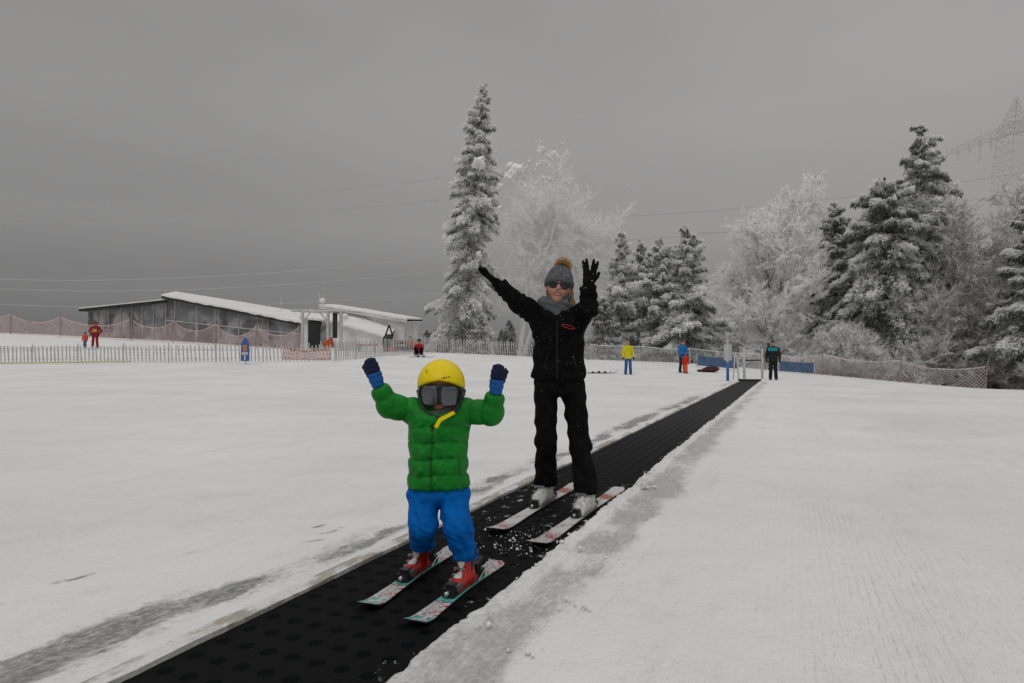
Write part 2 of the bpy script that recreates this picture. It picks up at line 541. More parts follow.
    for p_, w_, dp in (((850, 486), .02, .014), ((700, 470), .015, .003), ((910, 520), .015, .004), ((640, 600), .015, .002)):
        uu = uv_of(*p_)[0]
        Z -= dp * np.exp(-((Ug - uu - .05 * np.sin(Vg * .35)) / w_) ** 2) * (Vg > 1)
    crack = np.zeros_like(Z)
    pts = [uv_of(*p) for p in ((0, 605), (60, 583), (140, 563), (300, 530), (400, 505), (470, 487))]
    pts.sort(key=lambda q: q[1])
    cu = np.interp(Vg, [p[1] for p in pts], [p[0] for p in pts]) + (fbm(Vg * 7, Vg * 0, 91, 5) - .5) * .09
    cm = sstep(.46, .60, fbm(Vg * 2.5, Vg * 0 + 4, 92, 3)) * (Vg > pts[0][1] - .3) * (Vg < pts[-1][1])
    cm = cm * sstep(.42, .55, fbm(Vg * 9, Vg * 0 + 7, 93, 3))
    crack += 1.0 * np.exp(-((Ug - cu) / .012) ** 2) * cm
    for (a, b) in (((386, 510), (402, 505)), ((320, 535), (345, 527)), ((298, 548), (322, 541)), ((560, 472), (590, 462))):
        ua, va = uv_of(*a); ub, vb = uv_of(*b)
        tt = np.clip((Vg - va) / (vb - va), 0, 1); cc = ua + (ub - ua) * tt + (fbm(Vg * 9, Vg * 0, 14, 4) - .5) * .09
        crack += .8 * sstep(.4, .6, fbm(Vg * 16, Ug * 5, 95, 3)) * np.exp(-((Ug - cc) / .010) ** 2) * ((Vg > min(va, vb)) & (Vg < max(va, vb)))
    Z -= .003 * np.clip(crack, 0, 1)
    nv, nu = Z.shape
    V = np.stack([x, y, Z], -1).reshape(-1, 3)
    idx = np.arange(nv * nu).reshape(nv, nu)
    Fq = np.stack([idx[:-1, :-1], idx[:-1, 1:], idx[1:, 1:], idx[1:, :-1]], -1).reshape(-1, 4)
    o = mobj('snow_ground', V, Fq, M['ground'], smooth=True)
    for nme, arr in (('dirt', dirt), ('crack', np.clip(crack, 0, 1))):
        a = o.data.attributes.new(nme, 'FLOAT', 'POINT'); a.data.foreach_set('value', arr.astype(np.float32).ravel())
    tag(o, kind='structure')


make_ground()


# ------------------------------------------------------------------ conveyor carpet
def belt_material():
    m, t, b = newmat('conveyor_rubber', .7, .06)
    X, Y, Z = t.sep(t.obj())[:3]
    a = t.m('ADD', t.m('DIVIDE', X, .107), .5)
    v = t.m('DIVIDE', Y, .122)
    fx = t.m('MULTIPLY', t.m('SUBTRACT', t.m('FRACT', a), .5), .107)
    fy = t.m('MULTIPLY', t.m('SUBTRACT', t.m('FRACT', v), .5), .122)
    d = t.m('SQRT', t.m('ADD', t.m('MULTIPLY', fx, fx), t.m('MULTIPLY', fy, fy)))
    hole = t.mr(d, .024, .031, 1., 0.)
    fine = t.noise(t.obj(), 70, 4, .7)
    mid = t.noise(t.obj(), 4, 4, .6)
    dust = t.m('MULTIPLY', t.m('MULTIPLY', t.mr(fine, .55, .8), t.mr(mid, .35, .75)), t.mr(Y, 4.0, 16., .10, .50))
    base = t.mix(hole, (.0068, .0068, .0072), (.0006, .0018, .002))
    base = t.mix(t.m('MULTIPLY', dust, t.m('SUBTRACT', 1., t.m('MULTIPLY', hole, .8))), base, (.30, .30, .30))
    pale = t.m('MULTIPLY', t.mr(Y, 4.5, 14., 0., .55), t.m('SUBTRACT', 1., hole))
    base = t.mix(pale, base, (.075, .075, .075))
    # wind-blown snow caught in patches on the belt
    pat = t.noise(t.mapping(t.obj(), (1.5, 1, 1)), 7, 6, .75)
    zone = t.m('MULTIPLY', t.mr(Y, 3.5, 3.8), t.mr(Y, 6.2, 5.0, 0., .75))
    zone2 = t.mr(X, .22, .40, 0., .9)
    sm = t.mr(t.m('ADD', pat, t.m('MULTIPLY', t.m('MAXIMUM', zone, zone2), .10)), .67, .72)
    base = t.mix(sm, base, (.5, .5, .5))
    t.L.new(base, b.inputs['Base Color'])
    h = t.m('SUBTRACT', t.m('MULTIPLY', fine, .12), hole)
    h = t.m('ADD', h, t.m('MULTIPLY', sm, .8))
    t.L.new(t.bump(h, .8, .006), b.inputs['Normal'])
    return m


def belt_pt(u, v, z=0.):
    x, y = uv2xy(U0 + u, v); return np.array([x, y, z])


conv = thing('conveyor_carpet', 'long black rubber magic carpet conveyor with round dimples cutting through the snow', 'conveyor', belt_pt(0, 0, 0))
conv.rotation_euler = (0, 0, -YAW)


def conv_part(name, mb, m, smooth=False):
    V = np.concatenate(mb.v)
    me = mobj(name, V, mb.f, m, None, mb.m, smooth)
    me.parent = conv
    return me


mb = MB()
W = HW + .03
mb.hexa([(-W, -4, -.07), (W, -4, -.07), (W, VEND - .3, -.07), (-W, VEND - .3, -.07), (-W, -4, 0), (W, -4, 0), (W, VEND - .3, 0), (-W, VEND - .3, 0)])
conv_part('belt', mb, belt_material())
# weathered board along the left edge
mb = MB()
v = -2.0
while v < VEND - .6:
    L = 2.4
    nseg = 60
    for k in range(nseg):
        a, b_ = v + L * k / nseg, v + L * (k + 1) / nseg - (0.006 if k == nseg - 1 else 0)
        wa = -HW - .05 - .02 * float(fbm(a * 5, 0, 3)); wb = -HW - .05 - .02 * float(fbm(b_ * 5, 0, 3))
        ja = .010 * (float(fbm(a * 11, 3, 6)) - .5); jb = .010 * (float(fbm(b_ * 11, 3, 6)) - .5)
        z0 = .022 + .012 * float(fbm(a * 4, 5, 3)); z1 = .022 + .012 * float(fbm(b_ * 4, 5, 3))
        mb.hexa([(wa, a, -.03), (-HW + ja, a, -.03), (-HW + jb, b_, -.03), (wb, b_, -.03), (wa, a, z0), (-HW + ja, a, z0 - .01), (-HW + jb, b_, z1 - .01), (wb, b_, z1)])
    v += L
conv_part('side_board', mb, board_material())
mb = MB()
mb.box((0, VEND - .28, .03), (HW + .08, .05, .07)); mb.tube([(-HW, VEND - .38, .0), (HW, VEND - .38, .0)], .045, 8)
conv_part('end_roller_cover', mb, M['rubber'])


# ------------------------------------------------------------------ signed distance modelling
def cone(P, a, b, ra, rb):
    a = np.array(a, float); b = np.array(b, float); ab = b - a; L2 = float(ab @ ab) + 1e-12
    dx, dy, dz = P[0] - a[0], P[1] - a[1], P[2] - a[2]
    h = np.clip((dx * ab[0] + dy * ab[1] + dz * ab[2]) / L2, 0, 1)
    return np.sqrt((dx - h * ab[0]) ** 2 + (dy - h * ab[1]) ** 2 + (dz - h * ab[2]) ** 2) - (ra + (rb - ra) * h)


def conepar(P, a, b):
    a = np.array(a, float); b = np.array(b, float); ab = b - a
    return ((P[0] - a[0]) * ab[0] + (P[1] - a[1]) * ab[1] + (P[2] - a[2]) * ab[2]) / (ab @ ab)


def ell(P, c, r):
    x, y, z = (P[0] - c[0]), (P[1] - c[1]), (P[2] - c[2])
    k0 = np.sqrt((x / r[0]) ** 2 + (y / r[1]) ** 2 + (z / r[2]) ** 2)
    k1 = np.sqrt((x / r[0] ** 2) ** 2 + (y / r[1] ** 2) ** 2 + (z / r[2] ** 2) ** 2) + 1e-9
    return k0 * (k0 - 1) / k1


def rbox(P, c, h, r):
    q = [np.abs(P[i] - c[i]) - (h[i] - r) for i in range(3)]
    return np.sqrt(sum(np.maximum(a, 0) ** 2 for a in q)) + np.minimum(np.maximum(q[0], np.maximum(q[1], q[2])), 0) - r


def smin(a, b, k=.03):
    h = np.maximum(k - np.abs(a - b), 0) / k
    return np.minimum(a, b) - h * h * k * .25


def smax(a, b, k=.02): return -smin(-a, -b, k)


def loft(P, zs, cx, cy, rx, ry, k=.02, bulge=None, p=2.0):
    Z = P[2]
    o = np.argsort(zs); zs = np.array(zs)[o]
    it = lambda a: np.interp(Z, zs, np.array(a, float)[o])
    X0, Y0, RX, RY = it(cx), it(cy), it(rx), it(ry)
    if bulge is not None: RX = RX + bulge; RY = RY + bulge
    d = ((np.abs(P[0] - X0) / RX) ** p + (np.abs(P[1] - Y0) / RY) ** p) ** (1 / p) - 1
    d = d * np.minimum(RX, RY)
    return smax(d, np.maximum(zs[0] - Z, Z - zs[-1]), k)


def xf(P, o, Rm):
    """world -> local of frame with origin o, rotation Rm (columns = local axes in world)"""
    d = [P[i] - o[i] for i in range(3)]
    return [d[0] * Rm[0, j] + d[1] * Rm[1, j] + d[2] * Rm[2, j] for j in range(3)]


def rotm(rx=0, ry=0, rz=0):
    return np.array((Matrix.Rotation(R(rz), 3, 'Z') @ Matrix.Rotation(R(ry), 3, 'Y') @ Matrix.Rotation(R(rx), 3, 'X')))


def nets(f, lo, hi, res):
    lo = np.array(lo, float); hi = np.array(hi, float)
    n = np.maximum(np.ceil((hi - lo) / res).astype(int) + 1, 4)
    ax = [lo[i] + res * np.arange(n[i]) for i in range(3)]
    P = np.meshgrid(*ax, indexing='ij', sparse=False)
    D = f(P) + 1e-7
    ins = D < 0
    c = [(i, j, k) for i in (0, 1) for j in (0, 1) for k in (0, 1)]
    sl = lambda A, q: A[q[0]:n[0] - 1 + q[0], q[1]:n[1] - 1 + q[1], q[2]:n[2] - 1 + q[2]]
    cnt = sum(sl(ins, q).astype(np.int8) for q in c)
    act = (cnt > 0) & (cnt < 8)
    ids = np.full(act.shape, -1, np.int64); I = np.argwhere(act); ids[act] = np.arange(len(I))
    acc = np.zeros((len(I), 3)); num = np.zeros(len(I))
    for a in range(8):
        for b in range(a + 1, 8):
            qa, qb = np.array(c[a]), np.array(c[b])
            if np.abs(qa - qb).sum() != 1: continue
            va = D[tuple((I + qa).T)]; vb = D[tuple((I + qb).T)]
            cr = (va < 0) != (vb < 0)
            t = np.where(cr, va / np.where(cr, va - vb, 1), 0)
            acc += np.where(cr[:, None], qa + (qb - qa) * t[:, None], 0); num += cr
    V = lo + res * (I + acc / num[:, None])
    Fq = []
    for axs in range(3):
        e = [0, 0, 0]; e[axs] = 1
        o1, o2 = [(1, 2), (2, 0), (0, 1)][axs]
        A = ins[tuple(slice(0, n[i] - e[i]) for i in range(3))]; B = ins[tuple(slice(e[i], n[i]) for i in range(3))]
        E = np.argwhere(A != B)
        E = E[(E[:, o1] > 0) & (E[:, o2] > 0) & (E[:, o1] < n[o1] - 1) & (E[:, o2] < n[o2] - 1)]
        if not len(E): continue
        s = A[tuple(E.T)]
        u1 = np.zeros(3, int); u1[o1] = 1; u2 = np.zeros(3, int); u2[o2] = 1
        q = np.stack([ids[tuple((E - u1 - u2).T)], ids[tuple((E - u2).T)], ids[tuple(E.T)], ids[tuple((E - u1).T)]], -1)
        q[~s] = q[~s][:, ::-1]
        Fq.append(q)
    return V, np.concatenate(Fq)


def sdf(name, f, lo, hi, res, m, parent, fm=None, org=None):
    lo = np.array(lo, float); hi = np.array(hi, float)
    V, Fq = nets(f, lo, hi, res)
    mi = None
    if fm is not None:
        mi = fm(V[Fq].mean(1))
    return mobj(name, V, Fq, m, parent, mi, True, org)


def bb(pts, pad):
    p = np.array(pts); return p.min(0) - pad, p.max(0) + pad


def head_local(p, s=1.0):
    q = [a / s for a in p]
    d = ell(q, (0, .012, .035), (.076, .096, .088))
    d = smin(d, ell(q, (0, -.018, -.035), (.060, .070, .078)), .04)
    d = smin(d, ell(q, (0, -.058, -.092), (.024, .024, .018)), .03)
    for sx in (-1, 1):
        d = smin(d, ell(q, (sx * .036, -.060, -.035), (.024, .022, .022)), .025)
        d = smin(d, ell(q, (sx * .078, .012, -.012), (.010, .018, .030)), .012)
        d = -smin(-d, ell(q, (sx * .031, -.098, .012), (.019, .014, .012)), .012)
        d = np.minimum(d, ell(q, (sx * .031, -.077, .010), (.012, .012, .012)))
    d = smin(d, cone(q, (0, -.084, .012), (0, -.104, -.024), .006, .011), .012)
    for sx in (-1, 1): d = smin(d, ell(q, (sx * .010, -.094, -.028), (.008, .009, .007)), .008)
    d = smin(d, ell(q, (0, -.083, -.054), (.024, .009, .006)), .006)
    d = smin(d, ell(q, (0, -.080, -.069), (.020, .010, .006)), .006)
    d = -smin(-d, ell(q, (0, -.092, -.0615), (.023, .012, .0035)), .003)
    return d * s


def face_mats(o, Rm, s):
    def fm(Cc):
        q = [(Cc[:, 0] - o[0]), (Cc[:, 1] - o[1]), (Cc[:, 2] - o[2])]
        q = [(q[0] * Rm[0, j] + q[1] * Rm[1, j] + q[2] * Rm[2, j]) / s for j in range(3)]
        mi = np.zeros(len(Cc), int)
        lip = (np.abs(q[0]) < .026) & (q[2] < -.046) & (q[2] > -.077) & (q[1] < -.070) & ((q[0] / .027) ** 2 + ((q[2] + .061) / .0155) ** 2 < 1)
        mi[lip] = 1
        tee = (np.abs(q[0]) < .016) & (np.abs(q[2] + .0600) < .0030) & (q[1] < -.068)
        mi[tee] = 2
        return mi
    return fm


# ------------------------------------------------------------------ skis
def ski_material(kind):
    m, t, b = newmat('ski_topsheet_' + kind, .35, .45)
    X, Y, Z = t.sep(t.obj())[:3]        # Y along the ski, + = tip
    o = t.obj()
    if kind == 'child':
        n1 = t.noise(t.mapping(o, (1, .6, 1)), 42, 2, .4, .6)
        n2 = t.noise(o, 26, 2, .5, 1.2)
        tipz = t.mr(Y, .150, .156)
        tailz = t.mr(Y, -.235, -.245)
        w = t.mix(0.0, (.50, .51, .50), (.5, .5, .5))
        red = t.m('MULTIPLY', t.mr(n2, .53, .57), t.mr(X, -.02, .02, 1., .2))
        w = t.mix(red, w, (.42, .02, .02))
        w = t.mix(t.m('MULTIPLY', t.mr(Y, .30, .33), t.mr(n1, .45, .5)), w, (.10, .40, .38))
        w = t.mix(t.mr(t.m('ABSOLUTE', t.m('SUBTRACT', n1, .5)), .012, .02, .9, 0.), w, (.02, .03, .05))
        body = t.mix(t.mr(n2, .60, .64, 0., .4), (.12, .42, .38), (.2, .5, .45))
        c = t.mix(t.m('MAXIMUM', tipz, tailz), body, w)
        c = t.mix(t.m('MULTIPLY', t.mr(t.m('ABSOLUTE', t.m('SUBTRACT', t.m('ADD', Y, t.m('MULTIPLY', t.m('SINE', t.m('MULTIPLY', X, 160)), .006)), .152)), .003, .0045, 1., 0.), .9), c, (.02, .02, .03))
        c = t.mix(t.mr(t.noise(o, 14, 5, .7), .58, .68, 0., .85), c, (.62, .62, .62))
    else:
        n2 = t.noise(t.mapping(o, (1.4, .8, 1)), 24, 3, .5, 1.5)
        a = t.m('MULTIPLY', t.mr(Y, .50, .56), t.mr(Y, .80, .74))
        a2 = t.m('MULTIPLY', t.mr(Y, -.42, -.46), t.mr(Y, -.64, -.6))
        a3 = t.m('MULTIPLY', t.mr(Y, .30, .34), t.mr(Y, .45, .42, 0., .7))
        c = t.mix(t.m('MULTIPLY', t.mr(n2, .52, .56), t.m('MAXIMUM', a, a3)), (.56, .56, .55), (.30, .02, .03))
        c = t.mix(t.m('MULTIPLY', t.mr(n2, .44, .40), t.m('MULTIPLY', a, .6)), c, (.12, .12, .12))
        c = t.mix(a2, c, (.36, .09, .05))
        c = t.mix(t.mr(t.noise(o, 9, 5, .7), .5, .62, 0., .75), c, (.62, .62, .62))
    t.L.new(c, b.inputs['Base Color'])
    return m


def make_ski(tip, tail, wmid, wtip, matt, label, bind_at, boot_len, group, tips_up=.028, binding_mats=None):
    tip = np.array(tip); tail = np.array(tail)
    d = tip - tail; L = float(np.linalg.norm(d[:2])); ang = math.atan2(d[1], d[0]) - math.pi / 2
    c = (tip + tail) / 2
    t = thing('ski', label, 'ski', (c[0], c[1], .004), group)
    t.rotation_euler = (0, 0, ang)

    def part(nm, mb_, m, par=None, smooth=False):
        o = mobj(nm, np.concatenate(mb_.v), mb_.f, m, None, mb_.m, smooth)
        o.parent = par or t
        return o
    n = 48; ws = []; zs = []; ys = []
    for k in range(n + 1):
        s = k / n; y = -L / 2 + s * L
        w = wmid + (wtip - wmid) * abs(2 * s - 1.0) ** 1.8 * (1 if s > .5 else .85)
        if s > .965: w *= math.sqrt(max(0.0, 1 - ((s - .965) / .035) ** 2)) * .97 + .03
        if s < .02: w *= .62 + .38 * math.sqrt(max(0, 1 - ((.02 - s) / .02) ** 2))
        z = tips_up * max(0, (s - .86) / .14) ** 2 + .012 * max(0, (.06 - s) / .06) ** 2
        ws.append(w / 2); zs.append(z); ys.append(y)
    mb_ = MB(); th = .011
    V = []
    for k in range(n + 1):
        tt = th * (1 - .5 * abs(2 * k / n - 1))
        V += [(-ws[k], ys[k], zs[k]), (ws[k], ys[k], zs[k]), (ws[k] * .97, ys[k], zs[k] + tt), (-ws[k] * .97, ys[k], zs[k] + tt)]
    mi = []; Fs = []
    for k in range(n):
        a = k * 4; b_ = a + 4
        Fs += [(a + 3, a + 2, b_ + 2, b_ + 3), (a, b_, b_ + 1, a + 1), (a + 1, b_ + 1, b_ + 2, a + 2), (a, a + 3, b_ + 3, b_)]
        mi += [0, 1, 1, 1]
    Fs += [(0, 1, 2, 3), (n * 4, n * 4 + 3, n * 4 + 2, n * 4 + 1)]; mi += [1, 1]
    o = mobj('ski_body', V, Fs, [matt, M['blackplastic']], None, mi, False); o.parent = t
    zt = .011; y0 = bind_at; bl = boot_len
    mb_ = MB(); mb_.box((0, y0 + bl / 2 + .015, zt + .018), (.028, .032, .018)); mb_.box((0, y0 + bl / 2 + .012, zt + .042), (.021, .020, .010))
    tb = part('toe_binding', mb_, M['blackplastic'])
    mb_ = MB(); mb_.tube([(0, y0 + bl / 2 + .040, zt + .022), (0, y0 + bl / 2 + .068, zt + .020)], .010, 12)
    part('adjuster', mb_, M['steel'], tb, True)
    for sx in (-1, 1):
        mb_ = MB(); mb_.box((sx * .026, y0 + bl / 2 - .012, zt + .032), (.006, .026, .012)); part('toe_wing', mb_, M['steel'], tb)
    mb_ = MB(); mb_.box((0, y0 - bl / 2 - .035, zt + .018), (.026, .045, .018)); mb_.box((0, y0 - bl / 2 - .02, zt + .052), (.022, .022, .022)); mb_.box((0, y0 - bl / 2 - .062, zt + .066), (.015, .034, .006), 0, None, (0, .9, -.43), (0, .43, .9))
    hb = part('heel_binding', mb_, M['blackplastic'])
    for sx in (-1, 1):
        mb_ = MB()
        mb_.tube([(sx * (wmid / 2 + .006), y0 - bl / 2 + .03, zt + .01), (sx * (wmid / 2 + .009), y0 - bl / 2 - .05, zt + .05), (sx * (wmid / 2 + .01), y0 - bl / 2 - .07, zt + .055)], .0035, 6)
        part('ski_brake', mb_, M['steel'])
    mb_ = MB(); mb_.box((0, y0, zt + .005), (.022, bl / 2 - .01, .005)); part('base_plate', mb_, M['blackplastic'])
    return t, ang, L


M['ski_child'] = ski_material('child'); M['ski_adult'] = ski_material('adult')
SKG1 = "small teal and white skis under the child"; SKG2 = "snowy white skis under the woman"
Zs = .012
c_skis = []
for (tp, tl, lab) in (((364, 604), (453, 548), 'teal and white child ski with red lettering near tip, on the side nearer the snowy board'),
                      ((411, 621), (497, 562), 'teal and white child ski with one round red mark near tip, closest to the camera')):
    a = gp(*tp, Zs + .02); b_ = gp(*tl, Zs); a[2] = b_[2] = 0
    mid = (a + b_) / 2; d = (a - b_) / np.linalg.norm(a - b_)
    c_skis.append((a, b_, d))
w_skis = []
for (tp, tl) in (((491, 529), (576, 484)), ((533, 543), (619, 488))):
    a = gp(*tp, Zs + .025); b_ = gp(*tl, Zs); a[2] = b_[2] = 0
    d = (a - b_) / np.linalg.norm(a - b_); w_skis.append((a, b_, d))
print('child ski L', [float(np.linalg.norm(s[0] - s[1])) for s in c_skis], 'woman', [float(np.linalg.norm(s[0] - s[1])) for s in w_skis])
print('child ski mid', [(s[0] + s[1]) / 2 for s in c_skis]); print('woman ski mid', [(s[0] + s[1]) / 2 for s in w_skis])


def boot_center(sk, px, py, z):
    """point on the ski line closest to the ray footprint of a pixel"""
    p = gp(px, py, z); p[2] = 0
    a, b_, d = sk
    return float((p - (a + b_) / 2) @ d)


cb = [boot_center(c_skis[0], 424, 572, .02), boot_center(c_skis[1], 466, 586, .02)]
wb = [boot_center(w_skis[0], 542, 502, .02), boot_center(w_skis[1], 585, 511, .02)]
print('boots along', cb, wb)
make_ski(c_skis[0][0], c_skis[0][1], .076, .108, M['ski_child'], 'teal and white child ski with red lettering near its tip, nearer the pale board', cb[0], .20, SKG1)
make_ski(c_skis[1][0], c_skis[1][1], .076, .108, M['ski_child'], 'teal and white child ski nearest the camera and the right snow edge', cb[1], .20, SKG1)
make_ski(w_skis[0][0], w_skis[0][1], .088, .124, M['ski_adult'], 'long snowy white ski with reddish tail band, nearer the pale board', wb[0], .29, SKG2, .035)
make_ski(w_skis[1][0], w_skis[1][1], .088, .124, M['ski_adult'], 'long snowy white ski running beside the right snow edge', wb[1], .29, SKG2, .035)


def ski_boot(parent, sk, along, bl, h, mshell, mtongue, shin, name='ski_boot', snowy=False):
    a, b_, d = sk
    c = (a + b_) / 2 + d * along
    ax = np.array([d[1], -d[0], 0.]); ay = np.array([d[0], d[1], 0.]); az = np.array([0, 0, 1.])
    Rm = np.stack([ax, ay, az], 1)      # local x right of ski, y toward tip
    zb = .018
    k = bl / .29
    shl = np.array([(shin - np.array([c[0], c[1], zb])) @ ax, (shin - np.array([c[0], c[1], zb])) @ ay, shin[2] - zb])

    def f(P):
        q = xf(P, (c[0], c[1], zb), Rm)
        dd = rbox(q, (0, 0, .012 * k + .004), (.042 * k, bl / 2, .014 * k + .004), .008)
        dd = smin(dd, ell(q, (0, .055 * k, .045 * k), (.048 * k, .085 * k, .042 * k)), .02 * k)
        dd = smin(dd, ell(q, (0, -.055 * k, .055 * k), (.044 * k, .075 * k, .055 * k)), .03 * k)
        dd = smin(dd, cone(q, (0, -.045 * k, .06 * k), (shl[0], shl[1], h), .054 * k, .058 * k), .03 * k)
        dd = smax(dd, q[2] - h, .01)
        return np.maximum(dd, -q[2])
    lo, hi = bb([c - bl * .75, c + bl * .75, shin - .1 * k, shin + .1 * k], .02); lo[2] = 0; hi[2] = zb + h + .03
    bo = sdf(name, f, lo, hi, .006 if k > .8 else .0045, mshell, parent)

    def ft(P):
        q = xf(P, (c[0], c[1], zb), Rm)
        dd = cone(q, (0, .078 * k, .070 * k), (shl[0] * .6, shl[1] * .6 + .045 * k, h * .85), .026 * k, .030 * k)
        return smax(dd, f(P) - .007, .004)
    sdf('tongue', ft, lo, hi, .0045, mtongue, bo)
    for j, (yy, zz) in enumerate(((.085, .062), (.045, .083), (.02, .115))):
        m_ = MB()
        p = np.array([c[0], c[1], zb]) + ay * (yy * k) + az * (zz * k)
        m_.box(p + ax * .012 * k, (.034 * k, .006 * k, .005 * k), 0, ax, ay, az)
        m_.box(p + ax * .046 * k - az * .006 * k, (.006 * k, .010 * k, .009 * k), 0, ax, ay, az)
        m_.build('buckle', M['steel'], bo)
    return bo


# ------------------------------------------------------------------ the child
CY = 3.0
c0 = at(437, 583, CY); c0[2] = 0
child = thing('person', 'small child in yellow helmet, green puffer jacket and blue trousers raising both mittens', 'person', c0)


def C(px, py, dy=0.): return at(px, py, CY + dy)


ch = C(441, 388); hs = .92
Rh = rotm(4, 0, 2)
ankL = (c_skis[0][0] + c_skis[0][1]) / 2 + c_skis[0][2] * (cb[0] - .05); ankR = (c_skis[1][0] + c_skis[1][1]) / 2 + c_skis[1][2] * (cb[1] - .05)
ankL[2] = ankR[2] = .10
hipL, hipR = C(424, 494, .02), C(453, 494, .02)
kneL, kneR = C(423, 526, -.05), C(458, 528, -.08)
shL, elL, wrL = C(414, 411, .02), C(390, 406, -.02), C(379, 388, -.05)
shR, elR, wrR = C(464, 411, .02), C(491, 413, -.02), C(495.5, 395, -.05)
tipL, tipR = C(370, 361, -.07), C(498, 371, -.07)
shin_top_L = ankL + (kneL - ankL) * .35; shin_top_R = ankR + (kneR - ankR) * .35


def child_body(P):
    d = head_local(xf(P, ch, Rh), hs)
    d = smin(d, cone(P, ch - [0, -.02, .06], C(439, 425, .03), .05, .055), .03)
    d = smin(d, cone(P, C(438, 425, .03), C(438, 480, .03), .085, .08), .05)
    for h, k, a, s, e, w in ((hipL, kneL, ankL, shL, elL, wrL), (hipR, kneR, ankR, shR, elR, wrR)):
        d = smin(d, cone(P, h, k, .055, .042), .03); d = smin(d, cone(P, k, a, .040, .03), .02)
        d = smin(d, cone(P, s, e, .032, .027), .03); d = smin(d, cone(P, e, w, .026, .02), .02)
    return d


lo, hi = bb([ch + [0, 0, .14], ankL, ankR, wrL, wrR], .07); lo[1] -= .06; hi[1] += .08
sdf('body', child_body, lo, hi, .0075, [M['skin'], M['lips'], M['teeth']], child, face_mats(ch, Rh, hs))


def zpx(py): return C(437, py)[2]


def child_jacket(P):
    X, Y, Z = P
    zs = [zpx(y) for y in (491, 486, 470, 450, 430, 416, 409, 405)]
    cx = [C(p, 450)[0] for p in (438, 438, 438, 438, 438.5, 439, 440, 441)]
    rx = [w / 213.3 / 2 for w in (56, 61, 60, 58, 60, 58, 50, 36)]
    ry = [.088, .108, .112, .115, .118, .108, .088, .065]
    ph = (Z - zpx(489)) / .0745
    q = (.013 + .004 * np.sin(X * 19 + 2)) * np.abs(np.sin(np.pi * (ph + .10 * np.sin(X * 26) * np.cos(Y * 17)))) ** .5 - .007 + .003 * np.sin(X * 130 + 3 * np.sin(Z * 30)) * np.abs(np.cos(np.pi * ph)) + .004 * np.sin(X * 61 + Z * 23) * np.sin(Z * 47 - X * 11)
    d = loft(P, zs, cx, [c0[1] + .02] * 8, rx, ry, .03, q, 2.4)
    for s, e, w, rs in ((shL, elL, wrL, 0), (shR, elR, wrR, 1)):
        L1 = np.linalg.norm(e - s); L2 = np.linalg.norm(w - e)
        t1 = np.clip(conepar(P, s, e), -.2, 1.1); t2 = np.clip(conepar(P, e, w), 0, 1)
        b1 = .011 * np.abs(np.sin(np.pi * (t1 * L1 / .062 + .3))) ** .5 - .005; b2 = .011 * np.abs(np.sin(np.pi * (t2 * L2 / .058 + .15))) ** .5 - .005
        a1 = cone(P, s, e, .060, .049) - b1
        a2 = cone(P, e, w, .049, .040) - b2
        a2 = smax(a2, (conepar(P, e, w) - 1.06) * L2, .012)
        d = smin(d, smin(a1, a2, .035), .03)
    return d


lo, hi = bb([C(437, 491), C(437, 395), elL, elR, wrL, wrR, shL, shR], .09); lo[1] -= .08; hi[1] += .1
jk = sdf('jacket', child_jacket, lo, hi, .0055, M['green'], child)


def surf_y(f, x, z, y0, y1, n=200):
    ys = np.linspace(y0, y1, n)
    d = f([np.full(n, x), ys, np.full(n, z)])
    k = np.argmax(d < 0)
    return float(ys[k])


m_ = MB()      # front zip following the quilted surface
zz = np.linspace(zpx(486), zpx(424), 60)
pts = [np.array([C(434, 450)[0] + .004 * math.sin(z * 20), surf_y(child_jacket, C(434, 450)[0], z, c0[1] - .3, c0[1] + .05) - .001, z]) for z in zz]
m_.tube(pts, .0042, 6); m_.build('zip', M['darkgreen'], jk, True)
m_ = MB(); m_.box(pts[-1] + [0, -.006, -.005], (.004, .003, .012)); m_.build('zip_pull', M['blackplastic'], jk)
m_ = MB()
pts = [np.array([x, surf_y(child_jacket, x, z, c0[1] - .3, c0[1] + .05) - .001, z]) for x, z in zip(np.linspace(C(459, 450)[0], C(462, 450)[0], 24), np.linspace(zpx(452), zpx(474), 24))]
m_.tube(pts, .003, 6); m_.build('pocket_zip', M['darkgreen'], jk, True)


def child_collar(P):
    c = C(440, 409, .01)
    r = np.sqrt(((P[0] - c[0]) / 1.06) ** 2 + (P[1] - c[1]) ** 2)
    zc = c[2] - .013 + .02 * (P[0] - c[0]) / .08 + .10 * (P[1] - c[1]) + .012 * np.sin(r * 70)
    return smax(np.abs(r - .081) - .014, np.abs(P[2] - zc) - .030, .018)


def collar_green(P):
    c = C(441, 404, .03)
    r = np.sqrt((P[0] - c[0]) ** 2 + (P[1] - c[1]) ** 2)
    zc = c[2] - .022 + .28 * (P[1] - c[1]) + .14 * (P[0] - c[0])
    return smax(np.abs(r - .098) - .013, np.abs(P[2] - zc) - .036, .02)


cc = C(440, 404, .02)
sdf('neck_warmer', child_collar, cc - .13, cc + .13, .005, M['grey'], child)
sdf('jacket_collar', collar_green, cc - .14, cc + .15, .005, M['green'], jk)


